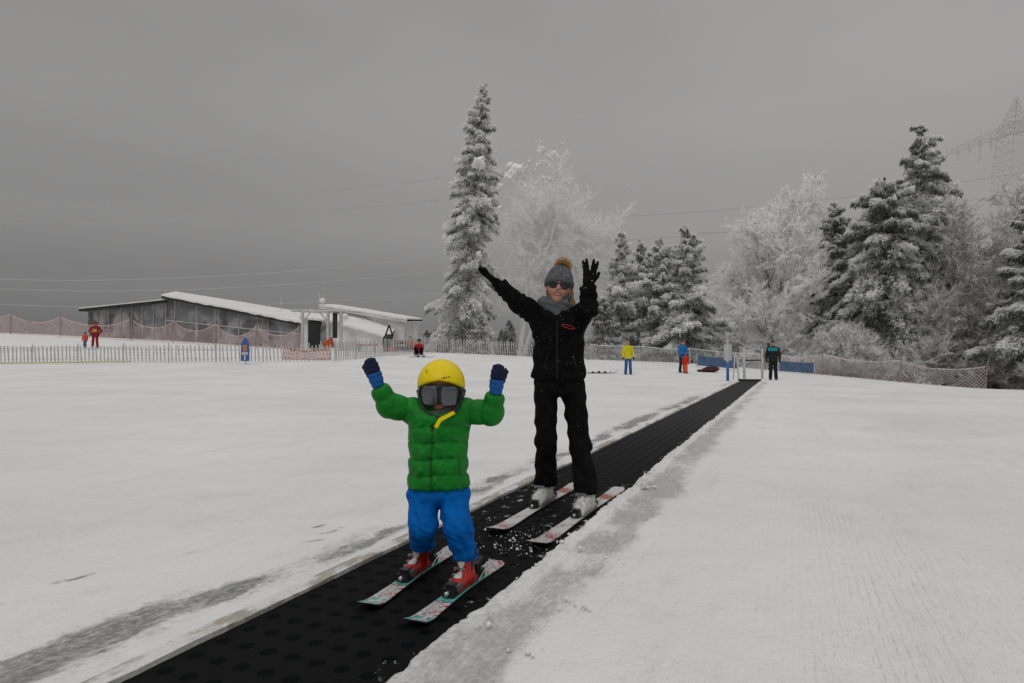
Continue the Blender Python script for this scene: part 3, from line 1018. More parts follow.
def child_trousers(P):
    X, Y, Z = P
    q = .003 * np.sin(Z * 60 + 5 * np.sin(X * 30)) + .0035 * np.abs(np.sin(X * 50 + Z * 61 + 2 * np.sin(Z * 25))) + .003 * np.sin(Z * 120 - X * 40) * sstep(.22, .14, Z)
    zt = zpx(484)
    d = loft(P, [zt - .09, zt - .05, zt], [C(438, 490)[0]] * 3, [c0[1] + .02] * 3, [.125, .138, .125], [.09, .105, .10], .04, q)
    for h, k, a, in ((hipL, kneL, ankL), (hipR, kneR, ankR)):
        bot = a + (k - a) * .16
        leg = smin(cone(P, h, k, .074, .060), cone(P, k, bot, .060, .056), .03) - q
        leg = smax(leg, (bot[2] - Z) - .0, .008)
        d = smin(d, leg, .022)
    return smax(d, Z - zt, .02)


lo, hi = bb([hipL, hipR, ankL, ankR, kneL, kneR], .12)
tr = sdf('trousers', child_trousers, lo, hi, .006, M['blue'], child)
mb_ = MB()
pz = [np.array([ankR[0] + .04, surf_y(child_trousers, ankR[0] + .04, z, c0[1] - .4, c0[1] + .2) - .001, z]) for z in np.linspace(.15, .24, 14)]
mb_.tube(pz, .0028, 5); mb_.build('leg_zip', M['navy'], tr, True)
for sk, al, sh in ((c_skis[0], cb[0], shin_top_L), (c_skis[1], cb[1], shin_top_R)):
    ski_boot(child, sk, al, .205, .135, M['red'], M['bootwhite'], sh)


def mitten(w, tip, side):
    L = np.linalg.norm(tip - w); d = (tip - w) / L
    s = np.cross(d, [0, 1, 0.]); s /= np.linalg.norm(s)
    base = w + d * .02

    def fm(P):
        Rm = np.stack([s, np.cross(d, s), d], 1)
        q = xf(P, base, Rm)
        dd = loft(q, [.035, .055, .075, .095, .115, .128], [0] * 6, [0] * 6, [.027, .031, .033, .031, .026, .015], [.02, .024, .024, .022, .018, .012], .012)
        th = cone(q, (side * .026, -.006, .05), (side * .036, -.018, .088), .013, .0115)
        dd = smin(dd, th, .010)
        dd = smin(dd, cone(q, (side * .036, -.018, .088), (side * .033, -.02, .098), .0115, .010), .006)
        return dd + .0012 * np.sin(q[2] * 260)
    lo, hi = bb([base, base + d * .15], .06)
    mt = sdf('mitten', fm, lo, hi, .004, M['navy'], child)

    def fc(P):
        Rm = np.stack([s, np.cross(d, s), d], 1)
        q = xf(P, base, Rm)
        return loft(q, [-.02, 0, .02, .05, .058], [0] * 5, [0] * 5, [.024, .030, .033, .034, .030], [.022, .026, .027, .027, .024], .01) + .001 * np.sin(q[2] * 240)
    sdf('mitten_cuff', fc, lo - .02, hi, .004, M['mittblue'], mt)


mitten(wrL, tipL, 1); mitten(wrR, tipR, -1)


# helmet
def helm(P):
    q = xf(P, ch, Rh)
    d = ell(q, (0, .018, .014), (.112, .138, .120))
    cut = .046 - q[2] - .30 * np.clip(q[1] + .10, 0, 1) - .02 * np.abs(q[0]) / .1
    d = smax(d, cut, .012)
    for sx in (-1, 1):   # vents
        for (vx, vz, vr) in ((.062, .080, .010),):
            if sx == 1: continue
            d = -smin(-d, ell(q, (sx * vx, -.072 + (.0 if vz < .1 else .03), vz), (.005, .03, vr)), .004)
    return d


he = sdf('helmet', helm, ch - .17, ch + .19, .0045, M['yellow'], child)


def liner(P):
    q = xf(P, ch, Rh)
    d = ell(q, (0, .022, .0), (.109, .128, .118))
    d = smax(d, q[2] - .055, .01)
    d = smax(d, -.078 - q[2] - .1 * q[1], .02)
    front = (-.045 - q[1])          # keep the face open
    return smax(d, front, .015)


sdf('helmet_lining', liner, ch - .17, ch + .19, .005, M['blackplastic'], he)


def logo(P):
    q = xf(P, ch, Rh)
    d = np.maximum(np.abs(helm(P)) - .0018, np.maximum(np.abs(q[2] - .060 - .12 * (q[0] - .03)) - .0035, np.abs(q[0] - .03) - .020))
    return np.maximum(d, np.maximum(q[1], .15 - ((np.sin(q[0] * 820) + 1.0))*.5))


lo_, hi_ = ch + [-.02, -.18, .02], ch + [.08, -.05, .10]
sdf('helmet_logo', logo, lo_, hi_, .002, M['faceprint'], he)
m_ = MB()
p0 = ch + Rh @ np.array([0, 0, 0.])
for sx in (1,):
    pts = [ch + Rh @ np.array(v) for v in ((.100, -.03, -.02), (.088, -.055, -.062), (.066, -.098, -.100), (.036, -.125, -.112), (.006, -.140, -.126), (-.012, -.146, -.158))]
    pts_up = pts[:3]; pts = pts[2:]
    for a, b_ in zip(pts[:-1], pts[1:]):
        d = b_ - a; L = np.linalg.norm(d); d /= L; n_ = np.cross(d, [0, 1, 0]); n_ /= np.linalg.norm(n_)
        m_.box((a + b_) / 2, (.0085, .003, L / 2 + .002), 0, n_, np.cross(d, n_), d)
so_ = m_.build('chin_strap', M['strapyellow'], he)
m_ = MB(); m_.tube(pts_up, .0075, 6); m_.build('chin_strap', M['blackplastic'], he)
m_ = MB()
pts = [ch + Rh @ np.array(v) for v in ((-.098, -.035, -.03), (-.085, -.06, -.075), (-.045, -.088, -.108), (.0, -.104, -.122))]
m_.tube(pts, .006, 6); m_.build('chin_strap', M['blackplastic'], he)
m_ = MB(); m_.box(ch + Rh @ np.array((.070, -.078, -.088)), (.013, .008, .009)); m_.build('strap_buckle', M['blackplastic'], so_)


def gshape(P, grow=0.):
    q = xf(P, ch, Rh)
    zc = -.024
    w = .086 + grow; h = .053 + grow
    o = ((np.abs(q[0] - .0) / w) ** 3 + (np.abs(q[2] - zc) / h) ** 3) ** (1 / 3) - 1
    nose = .026 - np.sqrt(q[0] ** 2 + ((q[2] - (zc - .060 - grow * .5))) ** 2)
    return smax(o * h, nose, .01), q


def gframe(P):
    d2, q = gshape(P)
    shell = np.abs(ell(q, (0, .01, -.02), (.104, .116, .135))) - .012
    return smax(smax(shell, d2, .008), q[1] + .02, .005)


go = sdf('goggles', gframe, ch - .16, ch + .14, .004, M['blackplastic'], child)
for sx in (-1, 1):
    def glens(P, sx=sx):
        q = xf(P, ch, Rh)
        zc = -.024
        o = ((np.abs(q[0] - sx * .044) / .035) ** 5 + (np.abs(q[2] - zc + .002 * sx) / .043) ** 5) ** (1 / 5) - 1
        shell = np.abs(ell(q, (0, .01, -.02), (.104, .116, .135)) - .013) - .003
        return np.maximum(np.maximum(shell, o * .03), q[1])
    sdf('goggle_lens', glens, ch - .16, ch + .1, .003, M['lens'], go)


def gstrap(P):
    q = xf(P, ch, Rh)
    sh = np.abs(ell(q, (0, .022, .0), (.113, .133, .124))) - .004
    return np.maximum(np.maximum(sh, np.abs(q[2] + .028 - .0 * q[1]) - .018), -.05 - q[1])


sdf('goggle_strap', gstrap, ch - .17, ch + .19, .005, M['blackplastic'], go)

# ------------------------------------------------------------------ the woman
WY = 4.6
w0 = at(565, 502, WY); w0[2] = 0
woman = thing('person', 'woman in black ski suit, grey pompom hat and sunglasses throwing both arms up', 'person', w0)


def Wp(px, py, dy=0.): return at(px, py, WY + dy)


wh = Wp(558.5, 288.3, -.02); ws_ = 1.04
Rw = rotm(-8, 8, -4)
wankL = (w_skis[0][0] + w_skis[0][1]) / 2 + w_skis[0][2] * (wb[0] - .06); wankR = (w_skis[1][0] + w_skis[1][1]) / 2 + w_skis[1][2] * (wb[1] - .06)
wankL[2] = wankR[2] = .12
print('woman ankles', wankL, wankR, 'child ankles', ankL, ankR)
whL, whR = Wp(546, 388, .02), Wp(573, 388, .02)
wkL, wkR = Wp(546, 443, -.04), Wp(580, 445, -.05)
wsL, weL, wwL = Wp(541, 318, .03), Wp(520, 304, -.06), Wp(499, 285, -.12)
wsR, weR, wwR = Wp(577, 318, .03), Wp(588, 309, -.16), Wp(588.5, 285, -.20)


def woman_body(P):
    d = head_local(xf(P, wh, Rw), ws_)
    d = smin(d, cone(P, wh + Rw @ np.array([0, .03, -.06]), Wp(559, 322, .03), .052, .058), .03)
    d = smin(d, cone(P, Wp(559, 332, .03), Wp(559, 372, .02), .10, .09), .06)
    for h, k, a, s, e, w in ((whL, wkL, wankL, wsL, weL, wwL), (whR, wkR, wankR, wsR, weR, wwR)):
        d = smin(d, cone(P, h, k, .062, .045), .015); d = smin(d, cone(P, k, a, .048, .035), .02)
        d = smin(d, cone(P, s, e, .042, .036), .04); d = smin(d, cone(P, e, w, .035, .026), .02)
    return d


lo, hi = bb([wh + [0, 0, .14], wankL, wankR, wwL, wwR], .08); lo[1] -= .04; hi[1] += .12
sdf('body', woman_body, lo, hi, .0065, [M['skin'], M['lips'], M['teeth']], woman, face_mats(wh, Rw, ws_))
# finer face laid as head skin of the same body would sit; keep single mesh


def wz(py): return Wp(559, py)[2]


def woman_jacket(P):
    X, Y, Z = P
    zs = [wz(y) for y in (381, 376, 360, 345, 330, 320, 312, 306)]
    cx = [Wp(p, 350)[0] for p in (559, 559, 559, 559, 559, 559, 559, 559)]
    rx = [w / 139.1 / 2 for w in (52, 54, 51, 51, 54, 54, 44, 28)]
    q = .007 * np.sin(Z * 34 + 3 * np.sin(X * 19)) * np.sin(X * 22 + 2 * np.sin(Z * 13)) + .004 * np.sin(X * 55 - Z * 41)
    d = loft(P, zs, cx, [w0[1] + .02] * 8, rx, [.125, .128, .125, .125, .135, .13, .11, .08], .03, q, 2.3)
    for s, e, w in ((wsL, weL, wwL), (wsR, weR, wwR)):
        L2 = np.linalg.norm(w - e); t2 = conepar(P, e, w)
        r_ = .005 * np.sin(t2 * 17 + 2 * np.sin(X * 40)) + .003 * np.sin(X * 70 + Z * 50)
        a1 = cone(P, s, e, .084, .070); a2 = smax(cone(P, e, w, .068, .054), (t2 - 1.02) * L2, .01)
        d = smin(d, smin(a1, a2, .03) - r_, .045)
    return d


lo, hi = bb([Wp(559, 381), Wp(559, 306), weL, weR, wwL, wwR, wsL, wsR], .11); lo[1] -= .07; hi[1] += .09
wj = sdf('jacket', woman_jacket, lo, hi, .0075, M['black'], woman)
m_ = MB()
pts = []
for k in range(21):
    t = 2 * math.pi * k / 20
    x = Wp(567, 327)[0] + .046 * math.cos(t) ; z = wz(327.5) + .011 * math.sin(t) - .012 * math.cos(t)
    pts.append(np.array([x, surf_y(woman_jacket, x, z, w0[1] - .4, w0[1] + .05) - .002, z]))
m_.tube(pts, .0032, 5); m_.build('chest_print', M['redlogo'], wj)
m_ = MB()
pts = [np.array([Wp(556, 350)[0], surf_y(woman_jacket, Wp(556, 350)[0], z, w0[1] - .4, w0[1] + .05) - .001, z]) for z in np.linspace(wz(379), wz(322), 60)]
m_.tube(pts, .005, 6); m_.build('zip', M['blackplastic'], wj, True)
for sx in (544, 575):
    m_ = MB()
    pts = [np.array([Wp(px, 350)[0], surf_y(woman_jacket, Wp(px, 350)[0], wz(py), w0[1] - .4, w0[1] + .05) - .001, wz(py)]) for px, py in zip(np.linspace(sx, sx + (3 if sx < 560 else -3), 20), np.linspace(368, 355, 20))]
    m_.tube(pts, .0035, 5); m_.build('pocket_zip', M['blackplastic'], wj, True)


def woman_trousers(P):
    X, Y, Z = P
    q = .006 * np.sin(Z * 42 + 4 * np.sin(X * 22)) * np.sin(X * 30) + .003 * np.sin(X * 70 + Z * 60)
    zt = wz(374)
    d = loft(P, [zt - .16, zt - .1, zt], [Wp(559.5, 385)[0]] * 3, [w0[1] + .02] * 3, [.165, .182, .165], [.115, .122, .115], .04, q)
    for h, k, a in ((whL, wkL, wankL), (whR, wkR, wankR)):
        bot = a + (k - a) * .03
        leg = smin(cone(P, h, k, .088, .072), cone(P, k, bot, .070, .084), .04) - q
        leg = smax(leg, bot[2] - Z, .01)
        d = smin(d, leg, .02)
    return smax(d, Z - zt, .02)


lo, hi = bb([whL, whR, wankL, wankR, wkL, wkR], .14)
sdf('trousers', woman_trousers, lo, hi, .0075, M['blacktrouser'], woman)
for sk, al, a, k in ((w_skis[0], wb[0], wankL, wkL), (w_skis[1], wb[1], wankR, wkR)):
    bo = ski_boot(woman, sk, al, .295, .19, M['bootgrey'], M['bootwhite'], a + (k - a) * .25)


def glove(w, d, palm_n, fingers, thumb, name='glove'):
    """w wrist, d hand direction, palm_n palm normal; fingers: list of (lateral, splay deg, length, curl deg)"""
    d = d / np.linalg.norm(d); n_ = palm_n - d * (palm_n @ d); n_ /= np.linalg.norm(n_); s = np.cross(d, n_)
    Rm = np.stack([s, n_, d], 1)
    segs = []
    for lat, spl, L, curl in fingers:
        p = np.array([lat, 0, .092]); a = R(spl); c = 0
        for j, fr in enumerate((.44, .32, .24)):
            c += R(curl)
            v = np.array([math.sin(a) * math.cos(c), math.sin(c), math.cos(a) * math.cos(c)])
            q_ = p + v * L * fr; r0 = .0125 - .001 * j
            segs.append((p, q_, r0, r0 - .001)); p = q_
    lat, spl, L = thumb
    p = np.array([lat * .7, .006, .035]); q1 = p + np.array([math.sin(R(spl)), .3, math.cos(R(spl))]) * L * .55
    q2 = q1 + np.array([math.sin(R(spl * .6)), .3, math.cos(R(spl * .6))]) * L * .45
    segs.append((p, q1, .016, .014)); segs.append((q1, q2, .014, .0115))

    def f(P):
        q = xf(P, w, Rm)
        dd = loft(q, [.0, .03, .07, .10], [0] * 4, [0] * 4, [.034, .040, .046, .044], [.024, .023, .021, .017], .015)
        dd = smin(dd, cone(q, (0, 0, -.03), (0, 0, .02), .040, .034), .02)
        for i, (a_, b_, r0, r1) in enumerate(segs): dd = smin(dd, cone(q, a_, b_, r0, r1), .006)
        return dd
    lo, hi = bb([w - d * .06, w + d * .22], .09)
    gl = sdf(name, f, lo, hi, .0045, M['black'], woman)

    def fc(P):
        q = xf(P, w, Rm)
        return loft(q, [-.075, -.06, -.01, .0], [0] * 4, [0] * 4, [.050, .052, .044, .04], [.048, .05, .042, .038], .01)
    sdf('cuff', fc, lo - .05, hi, .006, M['blacktrouser'], gl)
    return gl


glove(wwL, Wp(478, 268, -.16) - wwL, np.array([.45, .1, .8]), [(-.036, -16, .070, 8), (-.013, -7, .084, 4), (.012, 7, .088, 2), (.034, 20, .078, 4)], (.05, 58, .078))
glove(wwR, Wp(590.5, 263, -.2) - wwR, np.array([.15, 1., .0]), [(-.034, -12, .074, 6), (-.014, -5, .084, 4), (.012, 12, .088, 4), (.033, 15, .076, 8)], (-.05, -32, .062))


def hat(P):
    q = xf(P, wh, Rw)
    ang = np.arctan2(q[0], -(q[1] - .012))
    rib = .0042 * np.sin(ang * 24)
    d = ell(q, (0, .014, .045), (.098, .112, .130)) - rib
    low = .026 - q[2] - .22 * (q[1] + .08)
    d = smax(d, low, .008)
    cuff = ell(q, (0, .014, .045), (.104, .118, .128)) - rib * 1.3
    cuff = smax(smax(cuff, low, .01), q[2] - .075 + .22 * (q[1] + .08), .01)
    return np.minimum(d, cuff)


ht = sdf('hat', hat, wh - .16, wh + .2, .005, mat('grey_knit', (.125, .13, .14), .95, .3, 40, .9, 120, spec=.1), woman)
pc = wh + Rw @ np.array([.010, .02, .172])
# fluffy pompom: many short fibres round a core
mb_ = MB(); rr = random.Random(3)
for k in range(1400):
    v = np.array([rr.gauss(0, 1) for _ in range(3)]); v /= np.linalg.norm(v)
    r1 = .062 * (1 + .22 * rr.random()); s_ = np.cross(v, [rr.random(), rr.random(), .3]); s_ /= np.linalg.norm(s_)
    a = pc + v * .015; b_ = pc + v * r1 + s_ * .008
    mb_.add([a - s_ * .004, a + s_ * .004, b_], [(0, 1, 2)])
mb_.build('pompom', M['pom'], ht)


def hairf(P):
    q = xf(P, wh, Rw)
    d = ell(q, (0, .03, -.01), (.089, .092, .11))
    d = smax(d, .015 - q[1], .02)
    for k, (x, y, z) in enumerate(((.095, .02, -.09), (.118, .02, -.11), (.128, .03, -.135), (.10, .0, -.15), (.085, .04, -.13))):
        d = smin(d, cone(q, (np.sign(x) * .078, .03, -.01), (x, y, z), .022, .019), .015)
    return d + .004 * np.sin(q[0] * 190 + q[2] * 60) * np.sin(q[2] * 90)


sdf('hair', hairf, wh - .2, wh + .18, .0055, M['hair'], woman)


def sung(P):
    q = xf(P, wh, Rw)
    d = 1.
    for sx in (-1, 1):
        rim = np.abs(ell(q, (sx * .038, -.097, .003), (.036, .03, .029))) - .003
        rim = np.maximum(rim, np.abs(q[1] + .096 - .25 * np.abs(q[0])) - .004)
        d = np.minimum(d, rim)
        d = np.minimum(d, cone(q, (sx * .068, -.085, .012), (sx * .083, .02, .01), .0035, .0035))
    return np.minimum(d, cone(q, (-.012, -.101, .010), (.012, -.101, .010), .0035, .0035))


sg = sdf('sunglasses', sung, wh - .13, wh + .12, .003, M['blackplastic'], woman)
for sx in (-1, 1):
    def sl_(P, sx=sx):
        q = xf(P, wh, Rw)
        return np.maximum(ell(q, (sx * .038, -.097, .003), (.036, .03, .029)), np.abs(q[1] + .098 - .25 * np.abs(q[0])) - .0025)
    sdf('sunglass_lens', sl_, wh - .13, wh + .1, .003, M['sunlens'], sg)


def scarf(P):
    c = Wp(557, 305.5, .0)
    x, y, z = P[0] - c[0], P[1] - c[1] - .03, P[2] - c[2]
    r = np.sqrt((x / 1.05) ** 2 + y ** 2)
    d = 1.
    for k, (zc, rr_, th, tilt) in enumerate(((.040, .088, .028, .10), (.006, .100, .034, -.12), (-.03, .094, .030, .06))):
        dz = z - zc - tilt * x - .012 * np.sin(np.arctan2(x, -y) * 3 + k)
        d = smin(d, np.sqrt((r - rr_) ** 2 + dz ** 2) - th, .015)
    d = smin(d, ell((x, y, z), (.0, -.088, .044), (.075, .030, .030)), .02)
    # hanging front point
    d = smin(d, ell((x, y, z), (-.004, -.098, -.052), (.062, .024, .055)), .02)
    d = smin(d, ell((x, y, z), (-.002, -.104, -.085), (.030, .016, .035)), .02)
    return d + .0025 * np.sin(z * 150 + x * 60)


cs = Wp(557, 306)
sdf('scarf', scarf, cs - [.18, .18, .17], cs + [.18, .2, .14], .006, M['grey'], woman)


# ------------------------------------------------------------------ thrown snow
def lump(name, c, r, seed, m=None, parent=None, label=None, cat=None, group=None, res=None, squash=1.0):
    s = np.random.default_rng(seed).normal(size=(7, 3)); s /= np.linalg.norm(s, axis=1)[:, None]

    def f(P):
        d = ell(P, c, (r * .8, r * .7, r * .7 * squash))
        for k in range(7):
            d = smin(d, ell(P, c + s[k] * r * .55 * np.array([1, 1, squash]), (r * .42,) * 3), r * .25)
        a_, b_, e_ = P[0] / r, P[1] / r, P[2] / r
        return d + r * (.16 * np.sin(a_ * 4 + seed) * np.sin(e_ * 5 + seed) + .10 * np.sin(a_ * 9 + b_ * 4) * np.sin(e_ * 11 - a_ * 3) + .05 * np.sin(a_ * 21) * np.sin(e_ * 19 + b_ * 17))
    o = sdf(name, f, c - r * 1.3, c + r * 1.3, res or r / 11, m or M['snow'], parent, org=None if parent else c)
    if label: tag(o, label, cat, group)
    return o


GS = 'clumps of snow tossed up over the woman'
clumps = [(515, 172, .085, 'largest snow clump flying highest left of the grey deciduous tree top', 1.2), (541, 151, .038, 'small flying snow clump, leftmost of the high pair', 1), (554, 156, .046, 'rounded flying snow clump above the frosted bare tree, right one of the high pair', 1.1),
          (479, 162, .055, 'flying snow clump against the upper part of the tall spruce', .9), (501, 186, .034, 'snow clump in the air between tall spruce and bare tree', .9),
          (500, 208, .022, 'tiny snow clump in air beside the tall spruce, below the others', .8), (479, 254, .024, 'small snow clump just above the left raised glove', 1),
          (537, 183, .018, 'tiny snow crumb floating below the high pair of clumps', 1)]
for k, (px, py, r_, lab, sq) in enumerate(clumps):
    lump('snow_clump', at(px, py, WY - .2), r_, k + 3, label=lab, cat='snow clump', group=GS, squash=sq)


def flecks():
    V = []; Fs = []; n = 0
    rr = np.random.default_rng(5)
    C_ = []
    for k in range(1300):
        t = rr.random()
        if t < .55: px, py = rr.normal(555, 38), rr.normal(215, 42)
        elif t < .8: px, py = rr.normal(540, 18), rr.normal(175, 22)
        else: px, py = rr.normal(565, 40), rr.normal(300, 60)
        r_ = .0014 + .0036 * rr.random() ** 5 * (t < .8)
        C_.append((at(px, py, WY + rr.normal(-.25, .22)), r_))
    for k in range(90):      # tossed handfuls
        px, py = rr.normal(535, 16), rr.normal(172, 17)
        C_.append((at(px, py, WY + rr.normal(-.2, .12)), .004 + .012 * rr.random() ** 2))
    for k in range(150):     # on and around the belt by the skis
        px, py = rr.normal(524, 22), rr.normal(541, 9)
        p = gp(px, py, .004); r_ = .002 + .008 * rr.random() ** 4
        C_.append((p + [0, 0, r_ * .2], r_))
    for c, r_ in C_:
        v = np.array([[1, 0, 0], [-1, 0, 0], [0, 1, 0], [0, -1, 0], [0, 0, 1], [0, 0, -1.]]) * r_ * (1 + .5 * rr.normal(size=(6, 1)) * .5) + c
        V.append(v)
        Fs += [(n + a, n + b_, n + c_) for a, b_, c_ in ((0, 2, 4), (2, 1, 4), (1, 3, 4), (3, 0, 4), (2, 0, 5), (1, 2, 5), (3, 1, 5), (0, 3, 5))]
        n += 6
    o = mobj('snow_powder', np.concatenate(V), Fs, M['snow'], None, None, True)
    tag(o, 'fine white powder snow drifting in the air round the woman and sprinkled on the belt', 'snow', kind='stuff')


flecks()


def belt_snow():
    V = []; Fs = []; n = 0; rr = np.random.default_rng(15)
    spots = []
    for k in range(90):      # along right edge
        v_ = 1.3 + 11 * rr.random() ** 1.5; e = rr.exponential(.07) + .03
        spots.append((U0 + HW + e, v_, .004 + .014 * rr.random() ** 4, .02))
    for (px, py, n_, sp, rm) in ((570, 607, 14, .06, .012), (652, 489, 6, .04, .026), (530, 655, 6, .08, .012), (600, 560, 6, .08, .012)):
        for k in range(n_):
            u, v_ = uv_of(px, py); spots.append((u + rr.normal() * sp, v_ + rr.normal() * sp * .7, rm * (.3 + .7 * rr.random() ** 1.5), .012))
    blob = []
    for u, v_, r_, z in spots:
        x, y = uv2xy(u, v_)
        c = np.array([x, y, float(g(x, y)) + z + r_ * .2])
        # icosphere-like lump
        m_, k_ = 7, 5
        base = n; vs = [c + [0, 0, r_ * .8]]
        for i in range(1, k_):
            th = math.pi * i / k_
            for j in range(m_):
                ph = 2 * math.pi * j / m_
                q = np.array([math.sin(th) * math.cos(ph), math.sin(th) * math.sin(ph), math.cos(th) * .75]) * r_ * (1 + .25 * rr.normal())
                vs.append(c + q)
        vs.append(c - [0, 0, r_ * .8]); V.append(np.array(vs)); 
        for j in range(m_): Fs.append((base, base + 1 + j, base + 1 + (j + 1) % m_))
        for i in range(k_ - 2):
            for j in range(m_):
                a = base + 1 + i * m_
                Fs.append((a + j, a + m_ + j, a + m_ + (j + 1) % m_, a + (j + 1) % m_))
        l_ = base + len(vs) - 1
        for j in range(m_): Fs.append((l_, base + 1 + (k_ - 2) * m_ + (j + 1) % m_, base + 1 + (k_ - 2) * m_ + j))
        n += len(vs)
    o = mobj('snow_crumbs', np.concatenate(V), Fs, M['snow'], None, None, True)
    tag(o, 'loose white snow crumbs scattered along the snow edge beside the belt', 'snow', kind='stuff')


belt_snow()


# ------------------------------------------------------------------ distant people
def far_person(px, Y, H, label, cj, ct, ch_, legs=.16, arms='down', turn=0., helmet=False, patch=None, gloves=(.02, .02, .02), shoe=(.02, .02, .02), lean=0.):
    o = on(px, Y)
    t = thing('person', label, 'person', o)
    t.rotation_euler = (0, 0, R(turn))
    k = H / 1.75
    jm = mat('jacket_cloth', cj, .8, .15, 6); tm = mat('trouser_cloth', ct, .8, .15, 6); hm = mat('headwear_cloth', ch_, .7, .1, 6); gm = mat('glove_cloth', gloves, .8, .1, 6); sm_ = mat('boot_shell', shoe, .6, .1, 6)
    ORG['__l'] = np.zeros(3)

    def part(nm, f, lo, hi, m, res=.022):
        V, Fq = nets(lambda P: f([a / k for a in P]), np.array(lo) * k, np.array(hi) * k, res * k)
        ob = mobj(nm, V, Fq, m, None, None, True); ob.parent = t; return ob
    hy = -.02 + lean * .5
    sh = [(s * .19, lean * .3, 1.40) for s in (-1, 1)]
    if arms == 'down': el_ = [(s * .27, -.0 + lean * .3, 1.13) for s in (-1, 1)]; wr = [(s * .27, -.08 + lean * .3, .90) for s in (-1, 1)]
    elif arms == 'forward': el_ = [(s * .25, -.08, 1.15) for s in (-1, 1)]; wr = [(s * .15, -.30, 1.0) for s in (-1, 1)]
    elif arms == 'hip': el_ = [(s * .34, .04, 1.14) for s in (-1, 1)]; wr = [(s * .22, -.08, .98) for s in (-1, 1)]
    hip = [(s * .09, 0, .92) for s in (-1, 1)]; kn = [(s * (legs * .8), -.04, .50) for s in (-1, 1)]; an = [(s * legs, 0, .10) for s in (-1, 1)]
    hc = (0, hy, 1.62)

    def body(P):
        d = head_local([P[0], P[1] - hc[1], P[2] - hc[2]], 1.0)
        d = smin(d, cone(P, (0, hy + .03, 1.53), (0, lean * .3, 1.38), .055, .06), .03)
        d = smin(d, cone(P, (0, lean * .3, 1.35), (0, 0, .95), .11, .11), .04)
        for i in range(2):
            for a, b_, r0, r1 in ((sh[i], el_[i], .04, .035), (el_[i], wr[i], .034, .03), (hip[i], kn[i], .07, .05), (kn[i], an[i], .045, .035)):
                d = smin(d, cone(P, a, b_, r0, r1), .03)
        return d
    part('body', body, (-.42, -.42, .02), (.42, .3, 1.8), M['skin'], .02)

    def jack(P):
        d = loft(P, [.80, .84, 1.0, 1.2, 1.38, 1.46, 1.50], [0] * 7, [0, 0, 0, lean * .2, lean * .3, lean * .3, lean * .3], [.18, .20, .185, .20, .225, .16, .09], [.13, .14, .13, .135, .14, .11, .08], .03)
        for i in range(2): d = smin(d, smin(cone(P, sh[i], el_[i], .078, .062), cone(P, el_[i], wr[i], .06, .05), .03), .04)
        return d + .005 * np.sin(P[2] * 40 + P[0] * 20)
    jo = part('jacket', jack, (-.46, -.44, .72), (.46, .3, 1.56), jm)
    if patch is not None:
        def pf(P): return np.maximum(np.abs(jack(P) - .004) - .006, rbox(P, patch[1], patch[2], .01))
        V, Fq = nets(lambda P: pf([a / k for a in P]), np.array(patch[1]) * k - .30 * k, np.array(patch[1]) * k + .30 * k, .012 * k)
        po = mobj('jacket_panel', V, Fq, mat('panel_cloth', patch[0], .7, .1, 6), None, None, True); po.parent = jo

    def trou(P):
        d = loft(P, [.78, .86, .95], [0] * 3, [0] * 3, [.165, .175, .16], [.115, .12, .115], .03)
        for i in range(2): d = smin(d, smin(cone(P, hip[i], kn[i], .092, .078), cone(P, kn[i], an[i], .076, .075), .03), .02)
        return smax(d, .07 - P[2], .01)
    part('trousers', trou, (-.34, -.22, .03), (.34, .22, 1.0), tm)
    for i in range(2):
        part('boot', lambda P, i=i: smax(smin(ell(P, (an[i][0], -.05, .045), (.055, .15, .055)), cone(P, (an[i][0], 0, .05), (an[i][0], 0, .16), .06, .062), .03), -P[2], .005), (an[i][0] - .12, -.26, -.03), (an[i][0] + .12, .2, .24), sm_)
        part('glove', lambda P, i=i: smin(ell(P, (wr[i][0], wr[i][1] - .01, wr[i][2] - .06), (.045, .04, .08)), cone(P, (wr[i][0] * .95, wr[i][1] - .02, wr[i][2] - .02), (wr[i][0] * .82, wr[i][1] - .05, wr[i][2] - .07), .018, .014), .01),
             (wr[i][0] - .14, wr[i][1] - .16, wr[i][2] - .2), (wr[i][0] + .14, wr[i][1] + .12, wr[i][2] + .1), gm, .015)
    if helmet:
        hf = lambda P: smax(ell(P, (0, hc[1] + .015, hc[2] + .035), (.115, .135, .12)), 0.01 - (P[2] - hc[2]) - .5 * np.clip(P[1] - hc[1] + .1, 0, .3), .01)
        part('helmet', hf, (-.17, hc[1] - .18, 1.48), (.17, hc[1] + .2, 1.82), hm)
    else:
        hf = lambda P: smax(ell(P, (0, hc[1] + .015, hc[2] + .035), (.09, .11, .11)), .04 - (P[2] - hc[2]) - .3 * (P[1] - hc[1] + .05), .01)
        part('hat', hf, (-.15, hc[1] - .16, 1.5), (.15, hc[1] + .17, 1.82), hm)
    return t


